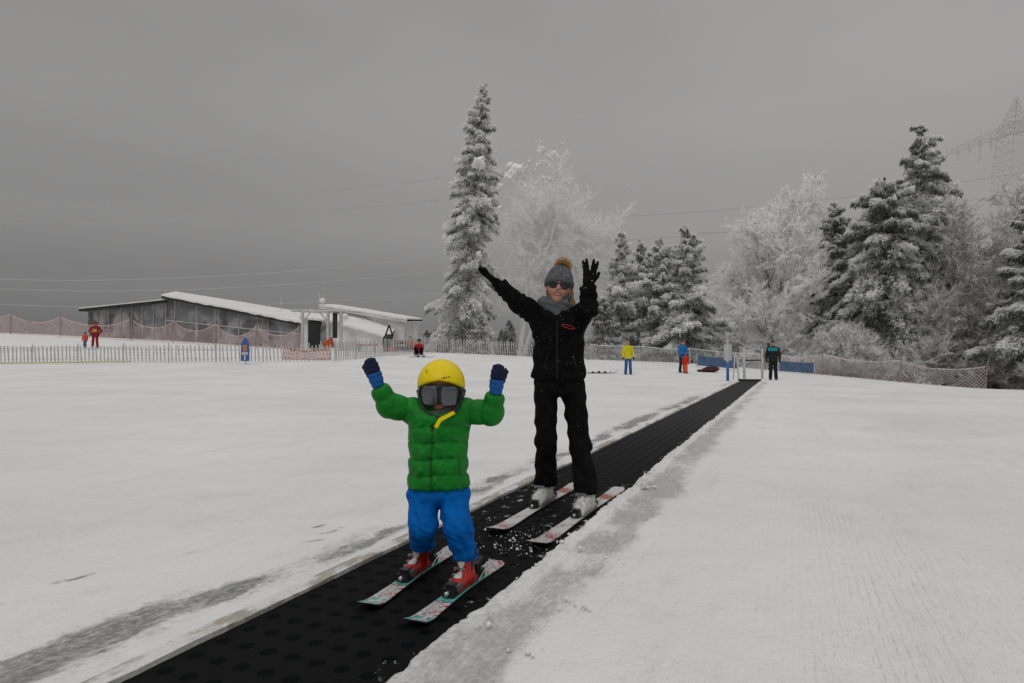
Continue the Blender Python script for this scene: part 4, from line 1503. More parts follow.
far_person(628, 33.6, 1.78, 'person in bright yellow jacket and blue trousers standing alone on the snow', (.62, .56, .02), (.03, .09, .27), (.30, .22, .04), arms='down', legs=.13)
far_person(682, 35.6, 1.80, 'adult in blue jacket and black trousers bending over a small child', (.02, .16, .42), (.015, .016, .02), (.12, .03, .05), arms='forward', turn=20, legs=.14, lean=-.2)
far_person(685.5, 35.0, 1.08, 'small child in red jacket and bright orange trousers beside the blue jacketed adult', (.50, .03, .02), (.75, .10, .02), (.25, .02, .02), helmet=True, legs=.11)
far_person(773, 29.3, 1.80, 'person in black and turquoise jacket standing by the far end of the conveyor', (.012, .014, .016), (.010, .010, .012), (.03, .03, .03), arms='down', legs=.12, patch=((.02, .27, .36), (0, -.05, 1.36), (.20, .3, .075)), turn=-25)
far_person(95, 43, 1.80, 'ski instructor in dark red suit with yellow bib standing left of the glass lodge', (.26, .015, .015), (.25, .015, .015), (.20, .02, .02), arms='hip', legs=.14, turn=20, helmet=True, patch=((.55, .36, .08), (0.0, -.1, 1.18), (.13, .3, .10)))
far_person(85, 43, 1.10, 'small child in orange and blue ski suit beside the dark red instructor', (.55, .08, .03), (.06, .12, .25), (.03, .05, .04), helmet=True, legs=.10, patch=None, shoe=(.6, .1, .03))


# a person sitting in the snow by the picket fence end
def sitting():
    o = on(419, 38)
    t = thing('person', 'person in red and black sitting on the snow at the picket fence end', 'person', o)

    def part(nm, f, m, lo=(-.6, -.9, -.05), hi=(.6, .5, 1.2), par=None):
        V, Fq = nets(f, lo, hi, .024); ob = mobj(nm, V, Fq, m, None, None, True); ob.parent = par or t; return ob
    J = dict(h=(0, -.02, .82), s=((-.18, 0, .58), (.18, 0, .58)), e=((-.27, -.10, .36), (.26, -.12, .38)), w=((-.16, -.28, .36), (.18, -.30, .34)), hp=((-.1, 0, .12), (.1, 0, .12)), k=((-.14, -.38, .42), (.20, -.34, .40)), a=((-.13, -.62, .08), (.28, -.60, .08)))

    def limb(P, r, keys):
        d = 1e3
        for i in range(2):
            for a, b_, r0, r1 in zip(keys[:-1], keys[1:], r[:-1], r[1:]): d = np.minimum(d, cone(P, J[a][i], J[b_][i], r0, r1))
        return d
    part('body', lambda P: smin(smin(head_local([P[0], P[1] + .02, P[2] - .82]), cone(P, (0, 0, .74), (0, 0, .2), .06, .12), .03), smin(limb(P, (.04, .03, .03), 'sew'), limb(P, (.06, .05, .04), ('hp', 'k', 'a')), .02), .03), M['skin'])
    part('jacket', lambda P: smin(loft(P, [.08, .12, .4, .58, .68], [0] * 5, [0] * 5, [.18, .2, .2, .22, .1], [.15, .16, .14, .14, .09], .03), limb(P, (.078, .062, .05), 'sew'), .04), mat('red_cloth', (.30, .015, .02), .8, .15, 6))
    part('trousers', lambda P: limb(P, (.10, .08, .07), ('hp', 'k', 'a')), M['blacktrouser'])
    for i in range(2): part('boot', lambda P, i=i: ell(P, (J['a'][i][0], J['a'][i][1] - .05, .07), (.06, .15, .07)), M['blackplastic'])
    part('helmet', lambda P: smax(ell(P, (0, 0, .86), (.115, .135, .12)), .84 - P[2] - .5 * np.clip(P[1] + .1, 0, .3), .01), M['blackplastic'])


sitting()


# skis lying about
def lying_ski(px, Y, L, ang, col, label, group=None):
    o = on(px, Y, .02)
    t = thing('ski', label, 'ski', o, group)
    d = np.array([math.cos(ang), math.sin(ang), 0]); s = np.array([-d[1], d[0], 0])
    V = []; n = 14
    for k in range(n + 1):
        q = k / n; w = .05 * (1 if q < .93 else 1.0 - (q - .93) * 10); z = .12 * max(0, (q - .86) / .14) ** 2
        p = o + d * (q - .5) * L + [0, 0, z]; V += [p - s * w, p + s * w, p + s * w + [0, 0, .02], p - s * w + [0, 0, .02]]
    Fs = []
    for k in range(n):
        a = 4 * k
        for i in range(4): Fs.append((a + i, a + (i + 1) % 4, a + 4 + (i + 1) % 4, a + 4 + i))
    Fs += [(0, 3, 2, 1), (4 * n, 4 * n + 1, 4 * n + 2, 4 * n + 3)]
    mobj('ski_body', V, Fs, mat('ski_topsheet', col, .5, .2, 4), t)
    m_ = MB(); m_.box(o + d * .1 + [0, 0, .05], (.06, .03, .035), 0, d, s); m_.box(o - d * .22 + [0, 0, .05], (.07, .03, .04), 0, d, s)
    m_.build('binding', M['blackplastic'], t)


lying_ski(597, 33.5, 1.6, .15, (.05, .05, .06), 'dark ski lying flat on the snow left of the yellow jacketed person', 'pair of skis lying on the snow')
lying_ski(603, 33.9, 1.6, .05, (.10, .10, .11), 'greyish ski lying behind the other near the yellow jacketed person', 'pair of skis lying on the snow')
lying_ski(422, 36.5, 1.5, .1, (.06, .06, .06), 'dark ski pointing out in front of the sitting person')


def duffel():
    o = on(711, 36.5, .02)
    t = thing('duffel_bag', 'dark red bag and gear heap lying flat on snow before the blue net banner', 'bag', o)
    V, Fq = nets(lambda P: smin(ell(P, (0, 0, .15), (.48, .22, .17)), ell(P, (-.45, .05, .08), (.36, .16, .08)), .1) + .02 * np.sin(P[0] * 20) * np.sin(P[2] * 18), (-1.2, -.4, -.05), (.8, .4, .5), .03)
    ob = mobj('bag_body', V, Fq, mat('dark_red_fabric', (.07, .018, .025), .8, .3, 8), None, None, True); ob.parent = t
    m_ = MB(); m_.tube([(-.28, -.1, .24), (-.1, -.12, .36), (.12, -.12, .36), (.28, -.1, .24)], .02, 6)
    ob = mobj('strap', np.concatenate(m_.v), m_.f, M['blackplastic'], None, m_.m); ob.parent = t


duffel()


# ------------------------------------------------------------------ fences
def path_pts(keys, step):
    """keys: list of (px, Y); returns ground points every step metres"""
    P = [on(px, Y)[:2] for px, Y in keys]
    out = []
    for a, b_ in zip(P[:-1], P[1:]):
        L = np.linalg.norm(b_ - a); n = max(1, int(L / step))
        for k in range(n): out.append(a + (b_ - a) * k / n)
    out.append(P[-1])
    return [np.array([p[0], p[1], float(g(p[0], p[1]))]) for p in out]


def picket_fence(keys, h, step, label, post_every=12, group=None, mt='picketw'):
    P = path_pts(keys, step)
    f = thing('picket_fence', label, 'fence', P[0], group)
    rr = random.Random(len(P)); sl = MB(); rail = MB()
    for i, p in enumerate(P[:-1]):
        d = P[i + 1] - p; d /= np.linalg.norm(d); n_ = np.array([-d[1], d[0], 0])
        hh = h * (1 + .05 * rr.uniform(-1, 1)); ln = d * rr.uniform(-.10, -.01) + [0, 0, 1]
        sl.box(p + ln * (hh / 2 + .04), (.030, .008, hh / 2), 0, d, n_, ln)
        for zz in (.25 * h, .82 * h):
            e = P[i + 1]; n2 = n_ * .014
            rail.tube([p + n2 + [0, 0, zz], e + n2 + [0, 0, zz]], .008, 4, cap=False)
    sl.build('slats', M[mt], f); rail.build('wire', M['picket'], f)
    for i in range(0, len(P), post_every):
        m_ = MB(); m_.tube([P[i] - [0, 0, .2], P[i] + [0, 0, h * 1.22]], [.035, .03], 6); m_.build('post', M['post'], f)


picket_fence([(-60, 31), (180, 31.5), (335, 33)], .80, .18, 'long grey picket fence with slats crossing the left snow field')
picket_fence([(335, 33.3), (385, 37), (432, 40)], .95, .13, 'frosted dense picket fence running from lift frame toward the sitting person')
picket_fence([(425, 41.5), (480, 42.5), (535, 43), (598, 44)], .90, .15, 'pale picket fence on the snow crest behind the woman')


def net_fence(keys, h, label, m, mpost, post_step=2.6, cell=.17, sag=.25, rw=.022, group=None, seed=1, lean=0.):
    rr = random.Random(seed)
    P = path_pts(keys, post_step)
    f = thing('net_fence', label, 'fence', P[0], group)
    net = MB()
    for i, p in enumerate(P):
        pm = MB(); tl = np.array([rr.uniform(-.08, .08), 0, 1]); pm.tube([p - [0, 0, .2], p + tl * h * 1.12], [.035, .028], 6); pm.build('post', M[mpost], f)
    for i in range(len(P) - 1):
        a, b_ = P[i], P[i + 1]; L = np.linalg.norm(b_ - a); s_ = sag * rr.uniform(.5, 1.2)
        d = (b_ - a) / L
        nrm = np.array([-d[1], d[0], 0.])

        def pt(x, y):      # x along 0..L, y 0..1 up
            t = x / L; hh = h * (1 - s_ * 4 * t * (1 - t)) * (1 + .10 * (float(fbm(x * 1.3 + i * 7, y * 0, seed)) - .5))
            gz_ = float(g(a[0] + d[0] * x, a[1] + d[1] * x))
            return np.array([a[0] + d[0] * x, a[1] + d[1] * x, gz_ + .02 + hh * y]) + nrm * .06 * math.sin(x * 2.1 + y * 2)
        nc = max(2, int(L / cell)); nr = max(3, int(h / cell))
        G = [[pt(L * c / nc, r_ / nr) for c in range(nc + 1)] for r_ in range(nr + 1)]
        up = np.array([0, 0, 1.])
        for r_ in range(nr):
            for c in range(nc):
                if rr.random() < .02: continue
                net.ribbon(G[r_][c], G[r_ + 1][c + 1], rw, d)
                net.ribbon(G[r_ + 1][c], G[r_][c + 1], rw, d)
        for c in range(nc):
            net.ribbon(G[nr][c], G[nr][c + 1], rw * 1.8, up); net.ribbon(G[0][c], G[0][c + 1], rw, up)
    net.build('net', M[m], f)


net_fence([(590, 44.5), (690, 44.5), (760, 44)], 1.05, 'frosted white net fence below the group of snowy spruces', 'netwhite', 'post', 3.0, .20, .10, .03, seed=4)
net_fence([(765, 44), (822, 42), (900, 40.5), (985, 38)], 1.35, 'sagging pale orange net fence descending in front of the right hand trees', 'netorange', 'postred', 4.4, .21, .24, .034, seed=5)
net_fence([(-40, 57), (60, 56.5), (130, 55)], 1.75, 'drooping pinkish safety net on crest at far left of the lodge', 'netpink', 'postred', 3.9, .19, .45, .026, seed=6)
net_fence([(132, 54), (215, 52), (300, 49)], 1.75, 'drooping pinkish safety net in front of the glass lodge', 'netpink', 'postred', 3.4, .19, .50, .026, seed=8)


def banner(px0, px1, Y0, Y1, z0, z1, label):
    a = on(px0, Y0); b_ = on(px1, Y1)
    t = thing('net_banner', label, 'banner', a, 'blue banners tied to the net fence')
    V = []; n = 14
    nr = 4
    for k in range(n + 1):
        q = k / n; p = a + (b_ - a) * q; sg_ = .05 * 4 * q * (1 - q)
        for j in range(nr + 1):
            V.append(p + [0, -.03 * math.sin(q * 17 + j), z0 + (z1 - sg_ - z0) * j / nr])
    Fs = [(k * (nr + 1) + j, (k + 1) * (nr + 1) + j, (k + 1) * (nr + 1) + j + 1, k * (nr + 1) + j + 1) for k in range(n) for j in range(nr)]
    mobj('cloth', V, Fs, M['bluebanner'], t, None, True)
    m_ = MB()
    for p in (a, b_): m_ = MB(); m_.tube([p, p + [0, 0, z1 + .12]], .03, 6); m_.build('pole', M['post'], t)


banner(697, 738, 40.5, 39.5, .12, .78, 'long blue banner on fence left of the white conveyor gate')
banner(779, 814, 40.5, 39.5, .10, .75, 'blue banner on fence right of the person in turquoise and black')


# conveyor end gate, poles
def pole_thing(name, px, Y, h, r_, m, label, cat, band=None):
    p = on(px, Y)
    t = thing(name, label, cat, p)
    m_ = MB(); m_.tube([p - [0, 0, .1], p + [0, 0, h * .5], p + [.01, 0, h]], [r_, r_ * .97, r_ * .95], 10); m_.build('shaft', M[m], t, True)
    m_ = MB(); m_.tube([p + [.01, 0, h - .02], p + [.01, 0, h + .03]], [r_ * 1.2, r_ * .8], 10); m_.build('snow_cap', M['snow'], t, True)
    if band: m_ = MB(); m_.tube([p + [0, 0, .0], p + [0, 0, band]], r_ * 1.25, 10); m_.build('blue_pad', M['bluepad'], t, True)
    return t, p


M['bluepad'] = mat('blue_pad', (.05, .14, .33), .6, .15, 5)
M['frostmetal'] = mat('frosted_metal', (.50, .50, .50), .8, .15, 4)
M['darkopening'] = mat('dark_interior', (.03, .03, .032), .8, .3, 2)
t, p = pole_thing('marker_pole', 727.5, 28.2, 1.75, .05, 'frostmetal', 'white topped pole with blue padded foot left of the belt end', 'pole', .82)
m_ = MB(); m_.box(p + [.02, .02, 1.25], (.17, .02, .35)); m_.build('sign_plate', M['frostmetal'], t)
gt = thing('gate_frame', 'white frosted gate of two posts and a rail beside the belt end', 'gate', on(744, 31))
for px in (744, 762):
    p = on(px, 31); m_ = MB(); m_.tube([p, p + [0, 0, 1.35]], [.06, .055], 8); m_.build('post', M['frostmetal'], gt, True)
    m_ = MB(); m_.tube([p + [0, 0, 1.35], p + [0, 0, 1.42]], [.07, .03], 8); m_.build('snow_cap', M['snow'], gt, True)
m_ = MB(); m_.tube([on(744, 31, .88), on(762, 31, .90)], .035, 6); m_.build('rail', M['darkopening'], gt)
gt = thing('drag_frame', 'pale leaning tubular frame standing left of the white gate', 'frame', on(735, 30))
for a, b_ in (((733, 30), (737, 31)), ((738.5, 30.5), (734, 31.5))):
    m_ = MB(); p = on(*a); q = on(*b_); m_.tube([p, (p + q) / 2 + [0, 0, 1.2]], .03, 6); m_.build('leg', M['frostmetal'], gt, True)
m_ = MB(); p = (on(733, 30) + on(737, 31)) / 2 + [0, 0, 1.2]; m_.tube([p, p + [.1, .2, .06], (on(738.5, 30.5) + on(734, 31.5)) / 2 + [0, 0, 1.2]], .03, 6); m_.build('crossbar', M['frostmetal'], gt, True)


# ------------------------------------------------------------------ trees
class QB:
    def __init__(s): s.c = []; s.a = []; s.b = []; s.m = []

    def add(s, c, a, b_, m): s.c.append(c); s.a.append(a); s.b.append(b_); s.m.append(np.broadcast_to(m, (len(c),)))

    def build(s, name, mats, parent):
        c = np.concatenate(s.c); a = np.concatenate(s.a); b_ = np.concatenate(s.b); m = np.concatenate(s.m)
        n = len(c)
        V = np.stack([c - a - b_ * .6, c - a * .2 + b_ * -1.1, c + a, c + a * .1 + b_], 1).reshape(-1, 3)
        Fq = np.arange(4 * n).reshape(n, 4)
        return mobj(name, V, Fq, mats, parent, m, False)


def unit(v): return v / (np.linalg.norm(v, axis=-1, keepdims=True) + 1e-9)


def spruce(base, H, Rb, label, seed, lean=(0, 0), power=.6, droop=.55, dens=1.0, snow=.45, mats=('needle', 'needle2', 'frost'), start=.06, group=None, cat='tree', size=1.0, name='spruce_tree', stepk=1.0, gap=.12, lop=0.):
    rr = np.random.default_rng(seed)
    base = np.array(base, float)
    t = thing(name, label, cat, base, group)
    top = base + [lean[0], lean[1], H]
    axis = lambda s: base + np.array([lean[0] * s ** 1.3, lean[1] * s, H * s])
    m_ = MB(); r0 = .012 * H + .06
    m_.tube([axis(s) - ([0, 0, .3] if s == 0 else [0, 0, 0]) for s in (0, .2, .4, .6, .8, 1.)], [r0, r0 * .85, r0 * .65, r0 * .45, r0 * .25, .02], 8)
    m_.build('trunk', M['bark'], t, True)
    q = QB(); br = MB()
    z = start * H
    while z < H * .995:
        s = z / H
        nb = rr.integers(4, 7)
        prof = Rb * (1 - s) ** power * (1 - .35 * max(0, (.10 - s) / .10))
        prof *= (.80 + .40 * vnoise(np.array(s * 9 + seed), np.array(seed * 1.3), 3))
        ph0 = rr.random() * 6.28
        bload = rr.normal(0, .12, 6)
        for k in range(nb):
            if rr.random() < gap: continue
            ph = ph0 + 6.283 * k / nb + rr.normal(0, .25)
            L = max(.22, 1.12 * prof * rr.uniform(.6, 1.2) * (.72 + .56 * float(vnoise(ph * 1.4 + seed, z * .55, 7))) * (1 + lop * math.cos(ph)))
            d = np.array([math.cos(ph), math.sin(ph), 0]); sd = np.array([-d[1], d[0], 0])
            o = axis(min(.995, max(.01, s + rr.normal(0, .010 + .1 / H))))
            up0 = .10 + .75 * s ** 2.5; dr = droop * (1.15 - s * .6) * rr.uniform(.7, 1.4)
            curve = lambda u: o + d * (u * L)[:, None] + np.array([0, 0, 1.]) * ((up0 * u - dr * u ** 1.7 + .18 * u ** 4) * L)[:, None]
            if L > .9 and seed < 90:
                pp = curve(np.array([0, .35, .7])); br.tube(list(pp), [.035 + .012 * L, .03, .012], 3, cap=False)
            n = int(max(8, L * 135 * dens * (.7 + .5 * min(1, L / 2))))
            u = rr.random(n) ** .6
            wdt = np.minimum(.40 * L, .9) * (1 - u * .70) * np.minimum(1, .35 + u * 2.2)
            lat = rr.uniform(-1, 1, n); lat = np.sign(lat) * np.abs(lat) ** .9
            c = curve(u) + sd * (lat * wdt)[:, None]
            c[:, 2] -= .38 * np.abs(lat) * wdt
            hh = .12 + .46 * min(1., L * .45)
            vo = rr.random(n)                      # 1 = on top of the bough, 0 = hanging tips
            c[:, 2] += (vo - 1) * hh + .05
            c += rr.normal(0, .025, c.shape)
            kk = vo + .55 * (vnoise(u * L * 2.6 + k * 13.7 + z * 3, lat * 1.4 + 5 * k, seed) - .5) + rr.normal(0, .10, n) + (snow - .40) + bload[k % len(bload)]
            issn = kk > .47
            isdk = kk < .22
            sz = size * rr.uniform(.06, .135, n)
            ad = unit(d * rr.uniform(.5, 1.1, n)[:, None] + sd * (lat * .9)[:, None] + rr.normal(0, .18, (n, 3)) + np.array([0, 0, -1.]) * np.where(issn, rr.uniform(-.1, .7, n), rr.uniform(.5, 2.2, n))[:, None])
            bd = unit(np.cross(ad, rr.normal(size=(n, 3)) * .8 + np.array([0, 0, 1.]) * np.where(issn, .9, .3)[:, None]))
            al = sz * np.where(issn, 1.35, 1.7); bl = sz * np.where(issn, .55, .34)
            q.add(c, ad * al[:, None], bd * bl[:, None], np.where(issn, 2, np.where(isdk, 0, 1)))
        z += stepk * (.26 + .012 * H) * (1 - .45 * s) * rr.uniform(.55, 1.3)
    q.build('crown', [M[x] for x in mats], t)
    if br.v: br.build('branches', M['bark'], t)
    return t


def bare_tree(base, H, spread, label, seed, trunks=1, mats=('twigd', 'twig', 'twigw'), wind=0., wh=.5, dens=1.0, up=.75, name='frosted_tree', first=.25, shell=1.0, tw=1.0, tww=1.0):
    rr = np.random.default_rng(seed)
    base = np.array(base, float)
    t = thing(name, label, 'tree', base)
    tr = MB(); seg = []     # seg: p0,p1,r0,r1 for middle limbs
    twigs = []

    def norm(v): return v / (np.linalg.norm(v) + 1e-9)

    def limb(p, d, L, r, depth):
        n = 4
        pts = [p]; rs = [r]
        for k in range(n):
            d = norm(d + rr.normal(0, .13, 3) + np.array([wind, 0, .05]))
            pts.append(pts[-1] + d * L / n); rs.append(r * (1 - .6 * (k + 1) / n))
        if depth <= 1: tr.tube(pts, rs, 6 if depth == 0 else 5, 0, cap=False)
        else: seg.append((pts, rs))
        if depth >= 3:
            for i in range(len(pts) - 1): twigs.append((pts[i], pts[i + 1]))
            return
        nc = [int(15 * dens), 7, 6][depth]
        for k in range(nc):
            u = first + (1 - first) * (k + rr.random() * .8) / nc if depth == 0 else .15 + .85 * (k + rr.random() * .6) / nc
            u = min(u, .999); i = int(u * n); f_ = u * n - i
            q = pts[i] * (1 - f_) + pts[i + 1] * f_
            ph = rr.random() * 6.283 if depth == 0 else rr.random() * 6.283
            side = norm(np.cross(d, rr.normal(size=3)))
            if depth == 0:
                side = np.array([math.cos(ph + k * 2.4), math.sin(ph + k * 2.4), 0])
                nd = norm(side * (1.0 - .45 * u) + np.array([0, 0, up * (.55 + .8 * u)]))
                nl = spread * (1.0 - .62 * u) * rr.uniform(.8, 1.15) + .12 * H * u
            else:
                nd = norm(d * .75 + side * rr.uniform(.5, 1.0)); nl = L * rr.uniform(.42, .66)
            limb(q, nd, nl, r * .42 * (1 - .4 * u), depth + 1)
    for k in range(trunks):
        off = np.array([rr.normal(0, .25), rr.normal(0, .25), 0]) if trunks > 1 else np.zeros(3)
        dd = np.array([rr.normal(0, .10) * (trunks > 1) * 2 + wind * .3, rr.normal(0, .08), 1.])
        limb(base + off - [0, 0, .2], norm(dd), H * (.92 if k == 0 else rr.uniform(.7, .9)), .011 * H, 0)
    tr.build('trunk', M['bark'] if mats[0] != 'twigfar' else M['twigfar'], t, True)
    q = QB()
    A = []; B = []; Rr = []
    for pts, rs in seg:
        for i in range(len(pts) - 1): A.append(pts[i]); B.append(pts[i + 1]); Rr.append(max(.014, rs[i]))
    A = np.array(A); B = np.array(B); Rr = np.array(Rr)
    for rot in range(2):
        a = (B - A) / 2; side = unit(np.cross(a, rr.normal(size=a.shape)))
        q.add((A + B) / 2, a * 1.05, side * (Rr * 1.2)[:, None], np.where(rr.random(len(A)) < .45, 0, 1))
    T0 = np.array([w[0] for w in twigs]); T1 = np.array([w[1] for w in twigs])
    reps = int(7 * tw)
    for k in range(reps):
        u = rr.random(len(T0))[:, None]; c = T0 * (1 - u) + T1 * u
        dirn = unit(unit(T1 - T0) * .9 + rr.normal(0, .5, c.shape) + np.array([wind * 2, 0, .05]))
        L = rr.uniform(.10, .30, len(c)) * shell; w = rr.uniform(.009, .024, len(c)) * tww
        side = unit(np.cross(dirn, rr.normal(size=c.shape)))
        m = np.where(rr.random(len(c)) < wh, 2, np.where(rr.random(len(c)) < .6, 1, 0))
        q.add(c + dirn * L[:, None] * .8, dirn * L[:, None], side * w[:, None], m)
    q.build('crown', [M[x] for x in mats], t)
    return t


GT = 'spruces in the middle group'
spruce(on(464, 50), 21.4, 2.75, 'tallest snow covered spruce with narrow pointed crown left of the woman', 1, lean=(1.6, 0), power=.52, dens=1.05, snow=.58, droop=.95, start=.04, lop=-.1)
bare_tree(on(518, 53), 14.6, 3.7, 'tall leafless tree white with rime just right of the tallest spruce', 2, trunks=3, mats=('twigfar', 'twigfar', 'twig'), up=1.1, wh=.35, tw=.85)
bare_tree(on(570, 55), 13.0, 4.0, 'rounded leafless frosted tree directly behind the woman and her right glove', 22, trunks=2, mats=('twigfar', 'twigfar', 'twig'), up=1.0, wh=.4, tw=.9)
spruce(on(622, 50), 10.2, 2.7, 'pale frosted spruce leftmost of the middle group, beside the raised glove', 3, snow=.55, power=.7, group=GT)
spruce(on(641, 52), 9.8, 2.6, 'small snowy spruce second from left of middle group', 4, snow=.42, power=.7, group=GT)
spruce(on(659, 49), 9.4, 2.6, 'short snowy spruce third from left of middle group', 5, snow=.48, power=.65, group=GT)
spruce(on(687, 48), 10.3, 2.8, 'rightmost and sharpest spruce of middle group, dark needles under heavy snow', 6, snow=.46, power=.65, lean=(.1, 0), group=GT)
bare_tree(on(774, 50), 12.2, 4.3, 'very white rimed broad tree standing behind the conveyor end', 7, trunks=2, mats=('twigd', 'twigw', 'twigw'), up=.6, wh=.85, dens=1.3, first=.05, tw=2.1, shell=1.0, tww=1.5)
spruce(on(836, 48), 13.2, 2.9, 'dark ragged spruce between the white rimed tree and the highest right hand spruce', 8, snow=.34, power=.7, droop=.9, gap=.12)
spruce(on(884, 45.5), 14.4, 4.6, 'broad shouldered dark spruce with drooping snowy branches left of the highest right hand spruce', 9, snow=.33, power=.48, droop=1.15, gap=.16, lean=(.2, 0), start=.05)
spruce(on(922, 46), 18.9, 4.8, 'highest spruce on the right with ragged pointed crown', 10, snow=.35, power=.72, droop=1.05, gap=.18, lean=(.2, 0), start=.05)
bare_tree(on(966, 44), 12.8, 5.0, 'dense wind combed leafless tree with grey rime right of the highest spruce', 11, trunks=2, mats=('twigd', 'twigd', 'twigw'), up=.7, wh=.50, dens=1.3, wind=.05, first=.06, tw=1.6, shell=1.2)
bare_tree(on(935, 43), 5.4, 3.0, 'low frosted leafless shrubby tree behind the orange net fence', 12, trunks=3, mats=('twigd', 'twig', 'twig'), up=.5, wh=.4, first=.08, tw=1.2)
spruce(on(1026, 38), 11.8, 2.2, 'dark spruce cut off by the right edge of the view, bare lower trunk', 13, snow=.24, power=.5, droop=.75, start=.24, gap=.15, lean=(1.1, 0))
bare_tree(on(1002, 41), 6.2, 3.2, 'frosted leafless shrub behind the last net fence post at right edge', 14, trunks=3, mats=('twigd', 'twigd', 'twig'), up=.5, wh=.3, first=.06, tw=1.2)
bare_tree(on(846, 43.5), 3.0, 1.8, 'small rimed bush at the foot of the dark ragged spruce', 17, trunks=3, mats=('twigd', 'twig', 'twigw'), up=.5, wh=.4, first=.06)
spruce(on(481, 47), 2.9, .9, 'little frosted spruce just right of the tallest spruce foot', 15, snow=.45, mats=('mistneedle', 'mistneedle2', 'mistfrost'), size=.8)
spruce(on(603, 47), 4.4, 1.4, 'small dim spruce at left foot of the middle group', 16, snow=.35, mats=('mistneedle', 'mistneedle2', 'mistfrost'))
spruce(on(1003, 44), 3.2, 1.2, 'short dark spruce near the right edge behind the fence end', 19, snow=.25)


# far misty wood: one mass
def far_wood():
    rr = np.random.default_rng(44); q = QB()
    for (px0, px1, n, hmin, hmax) in ((690, 745, 26, 4, 7.0), (410, 470, 14, 2.0, 3.6), (500, 620, 30, 2.5, 5), (800, 1030, 50, 5, 9), (560, 700, 20, 3, 6), (430, 460, 6, 2, 3)):
        for k in range(n):
            px = rr.uniform(px0, px1); Y = rr.uniform(64, 74); b_ = on(px, Y); H = rr.uniform(hmin, hmax) + max(0., -b_[2]); Rb = H * .3
            m = 500
            s = rr.random(m) ** .8; ph = rr.random(m) * 6.283; rad = Rb * (1 - s) ** .6 * rr.random(m) ** .5
            c = b_ + np.stack([np.cos(ph) * rad, np.sin(ph) * rad, s * H], -1)
            a = unit(rr.normal(size=(m, 3)) + np.stack([np.cos(ph), np.sin(ph), -.4 + 0 * ph], -1)); bb_ = unit(np.cross(a, rr.normal(size=(m, 3))))
            q.add(c, a * .16, bb_ * .07, rr.integers(0, 3, m))
    o = q.build('misty_wood', [M['mistdark'], M['mistmid'], M['mistlight']], None)
    tag(o, 'dim misty frosted wood beyond the crest of the hill', 'wood', kind='stuff')


M['mistdark'] = mat('mist_dark', (.17, .17, .172), .95, .2, .5); M['mistmid'] = mat('mist_mid', (.25, .25, .25), .95, .15, .5); M['mistlight'] = mat('mist_light', (.34, .34, .34), .95, .1, .5)  # foliage greys with the distance haze already in the colour
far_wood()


# ------------------------------------------------------------------ lodge
def glass_material():
    m, t, b = newmat('frosted_glass_painted_reflection', .18, .5)
    o = t.obj()
    n = t.noise(t.mapping(o, (.6, .6, .5)), .8, 5, .6, .8)  # soft blotches put tree reflections into the base colour
    n2 = t.noise(o, .45, 3, .5)
    c = t.mix(t.mr(n, .42, .60), (.17, .17, .175), (.33, .33, .33))
    c = t.mix(t.mr(n2, .53, .60, 0., .75), c, (.07, .07, .075))
    c = t.mix(t.mr(t.noise(o, 3.2, 5, .75), .58, .72, 0., .6), c, (.27, .26, .26))
    t.L.new(c, b.inputs['Base Color'])
    return m


M['glass'] = glass_material()
M['roofsnow'] = mat('roof_snow', (.74, .74, .735), .85, .06, .6, .6, 3)
M['fascia'] = mat('dark_fascia', (.035, .038, .038), .8, .3, 1.5)
M['rimewall'] = mat('rime_covered_wall', (.72, .72, .715), .9, .22, .8, .8, 4)
M['mull'] = mat('frosted_mullion', (.34, .335, .33), .9, .25, 1.5)
M['rimewall2'] = mat('pale_rime_wall', (.80, .80, .79), .9, .12, .9, .8, 4)
M['orange'] = mat('orange_tarpaulin', (.42, .085, .03), .7, .2, 4)

lodge = thing('ski_lodge', 'low modern glass fronted lodge with snow covered sloping roofs at left', 'building', on(190, 60))


def slab(fp, bp, th, snow_th, parent, nm='roof', over=.0, drip=True, fm='fascia'):
    """fp, bp: front and back edge points left->right"""
    fl, fr = np.array(fp[0]), np.array(fp[1]); bl, br_ = np.array(bp[0]), np.array(bp[1])
    zz = np.array([0, 0, 1.])
    m_ = MB(); m_.hexa([fl - zz * th, fr - zz * th, br_ - zz * th, bl - zz * th, fl, fr, br_, bl])
    rf = m_.build(nm, M[fm], parent)
    # snow blanket with uneven edge
    n = 60; k = 12; V = []
    for i in range(n + 1):
        for j in range(k + 1):
            a = fl + (fr - fl) * i / n; b_ = bl + (br_ - bl) * i / n
            u = j / k; p = a + (b_ - a) * u
            e = min(1, u * 5, (1 - u) * 5, i / 2., (n - i) / 2.) ** .5
            h = snow_th * (.45 + .55 * e) * (.85 + .3 * float(fbm(i * .35, j * .4, 4)))
            if j == 0: p = p - (b_ - a) / np.linalg.norm(b_ - a) * (.04 + .1 * float(vnoise(i * .9, 0, 2)))
            V.append(p + zz * (h + .01))
    base = len(V)
    for i in range(n + 1):
        a = fl + (fr - fl) * i / n
        V.append(a + zz * .004 - zz * (.09 * float(vnoise(i * .7, 5, 2)) if drip else 0) - np.array([0, .06, 0]))
    Fs = [(i * (k + 1) + j, (i + 1) * (k + 1) + j, (i + 1) * (k + 1) + j + 1, i * (k + 1) + j + 1) for i in range(n) for j in range(k)]
    Fs += [(base + i, base + i + 1, (i + 1) * (k + 1), i * (k + 1)) for i in range(n)]
    # side skirts
    V2 = []
    for (ii) in (0, n):
        for j in range(k):
            q0 = V[ii * (k + 1) + j]; q1 = V[ii * (k + 1) + j + 1]
            b0 = len(V); V += [q0 - zz * snow_th * 1.1, q1 - zz * snow_th * 1.1]
            Fs.append((ii * (k + 1) + j, ii * (k + 1) + j + 1, b0 + 1, b0))
    mobj('roof_snow', V, Fs, M['roofsnow'], rf, None, True)
    return rf


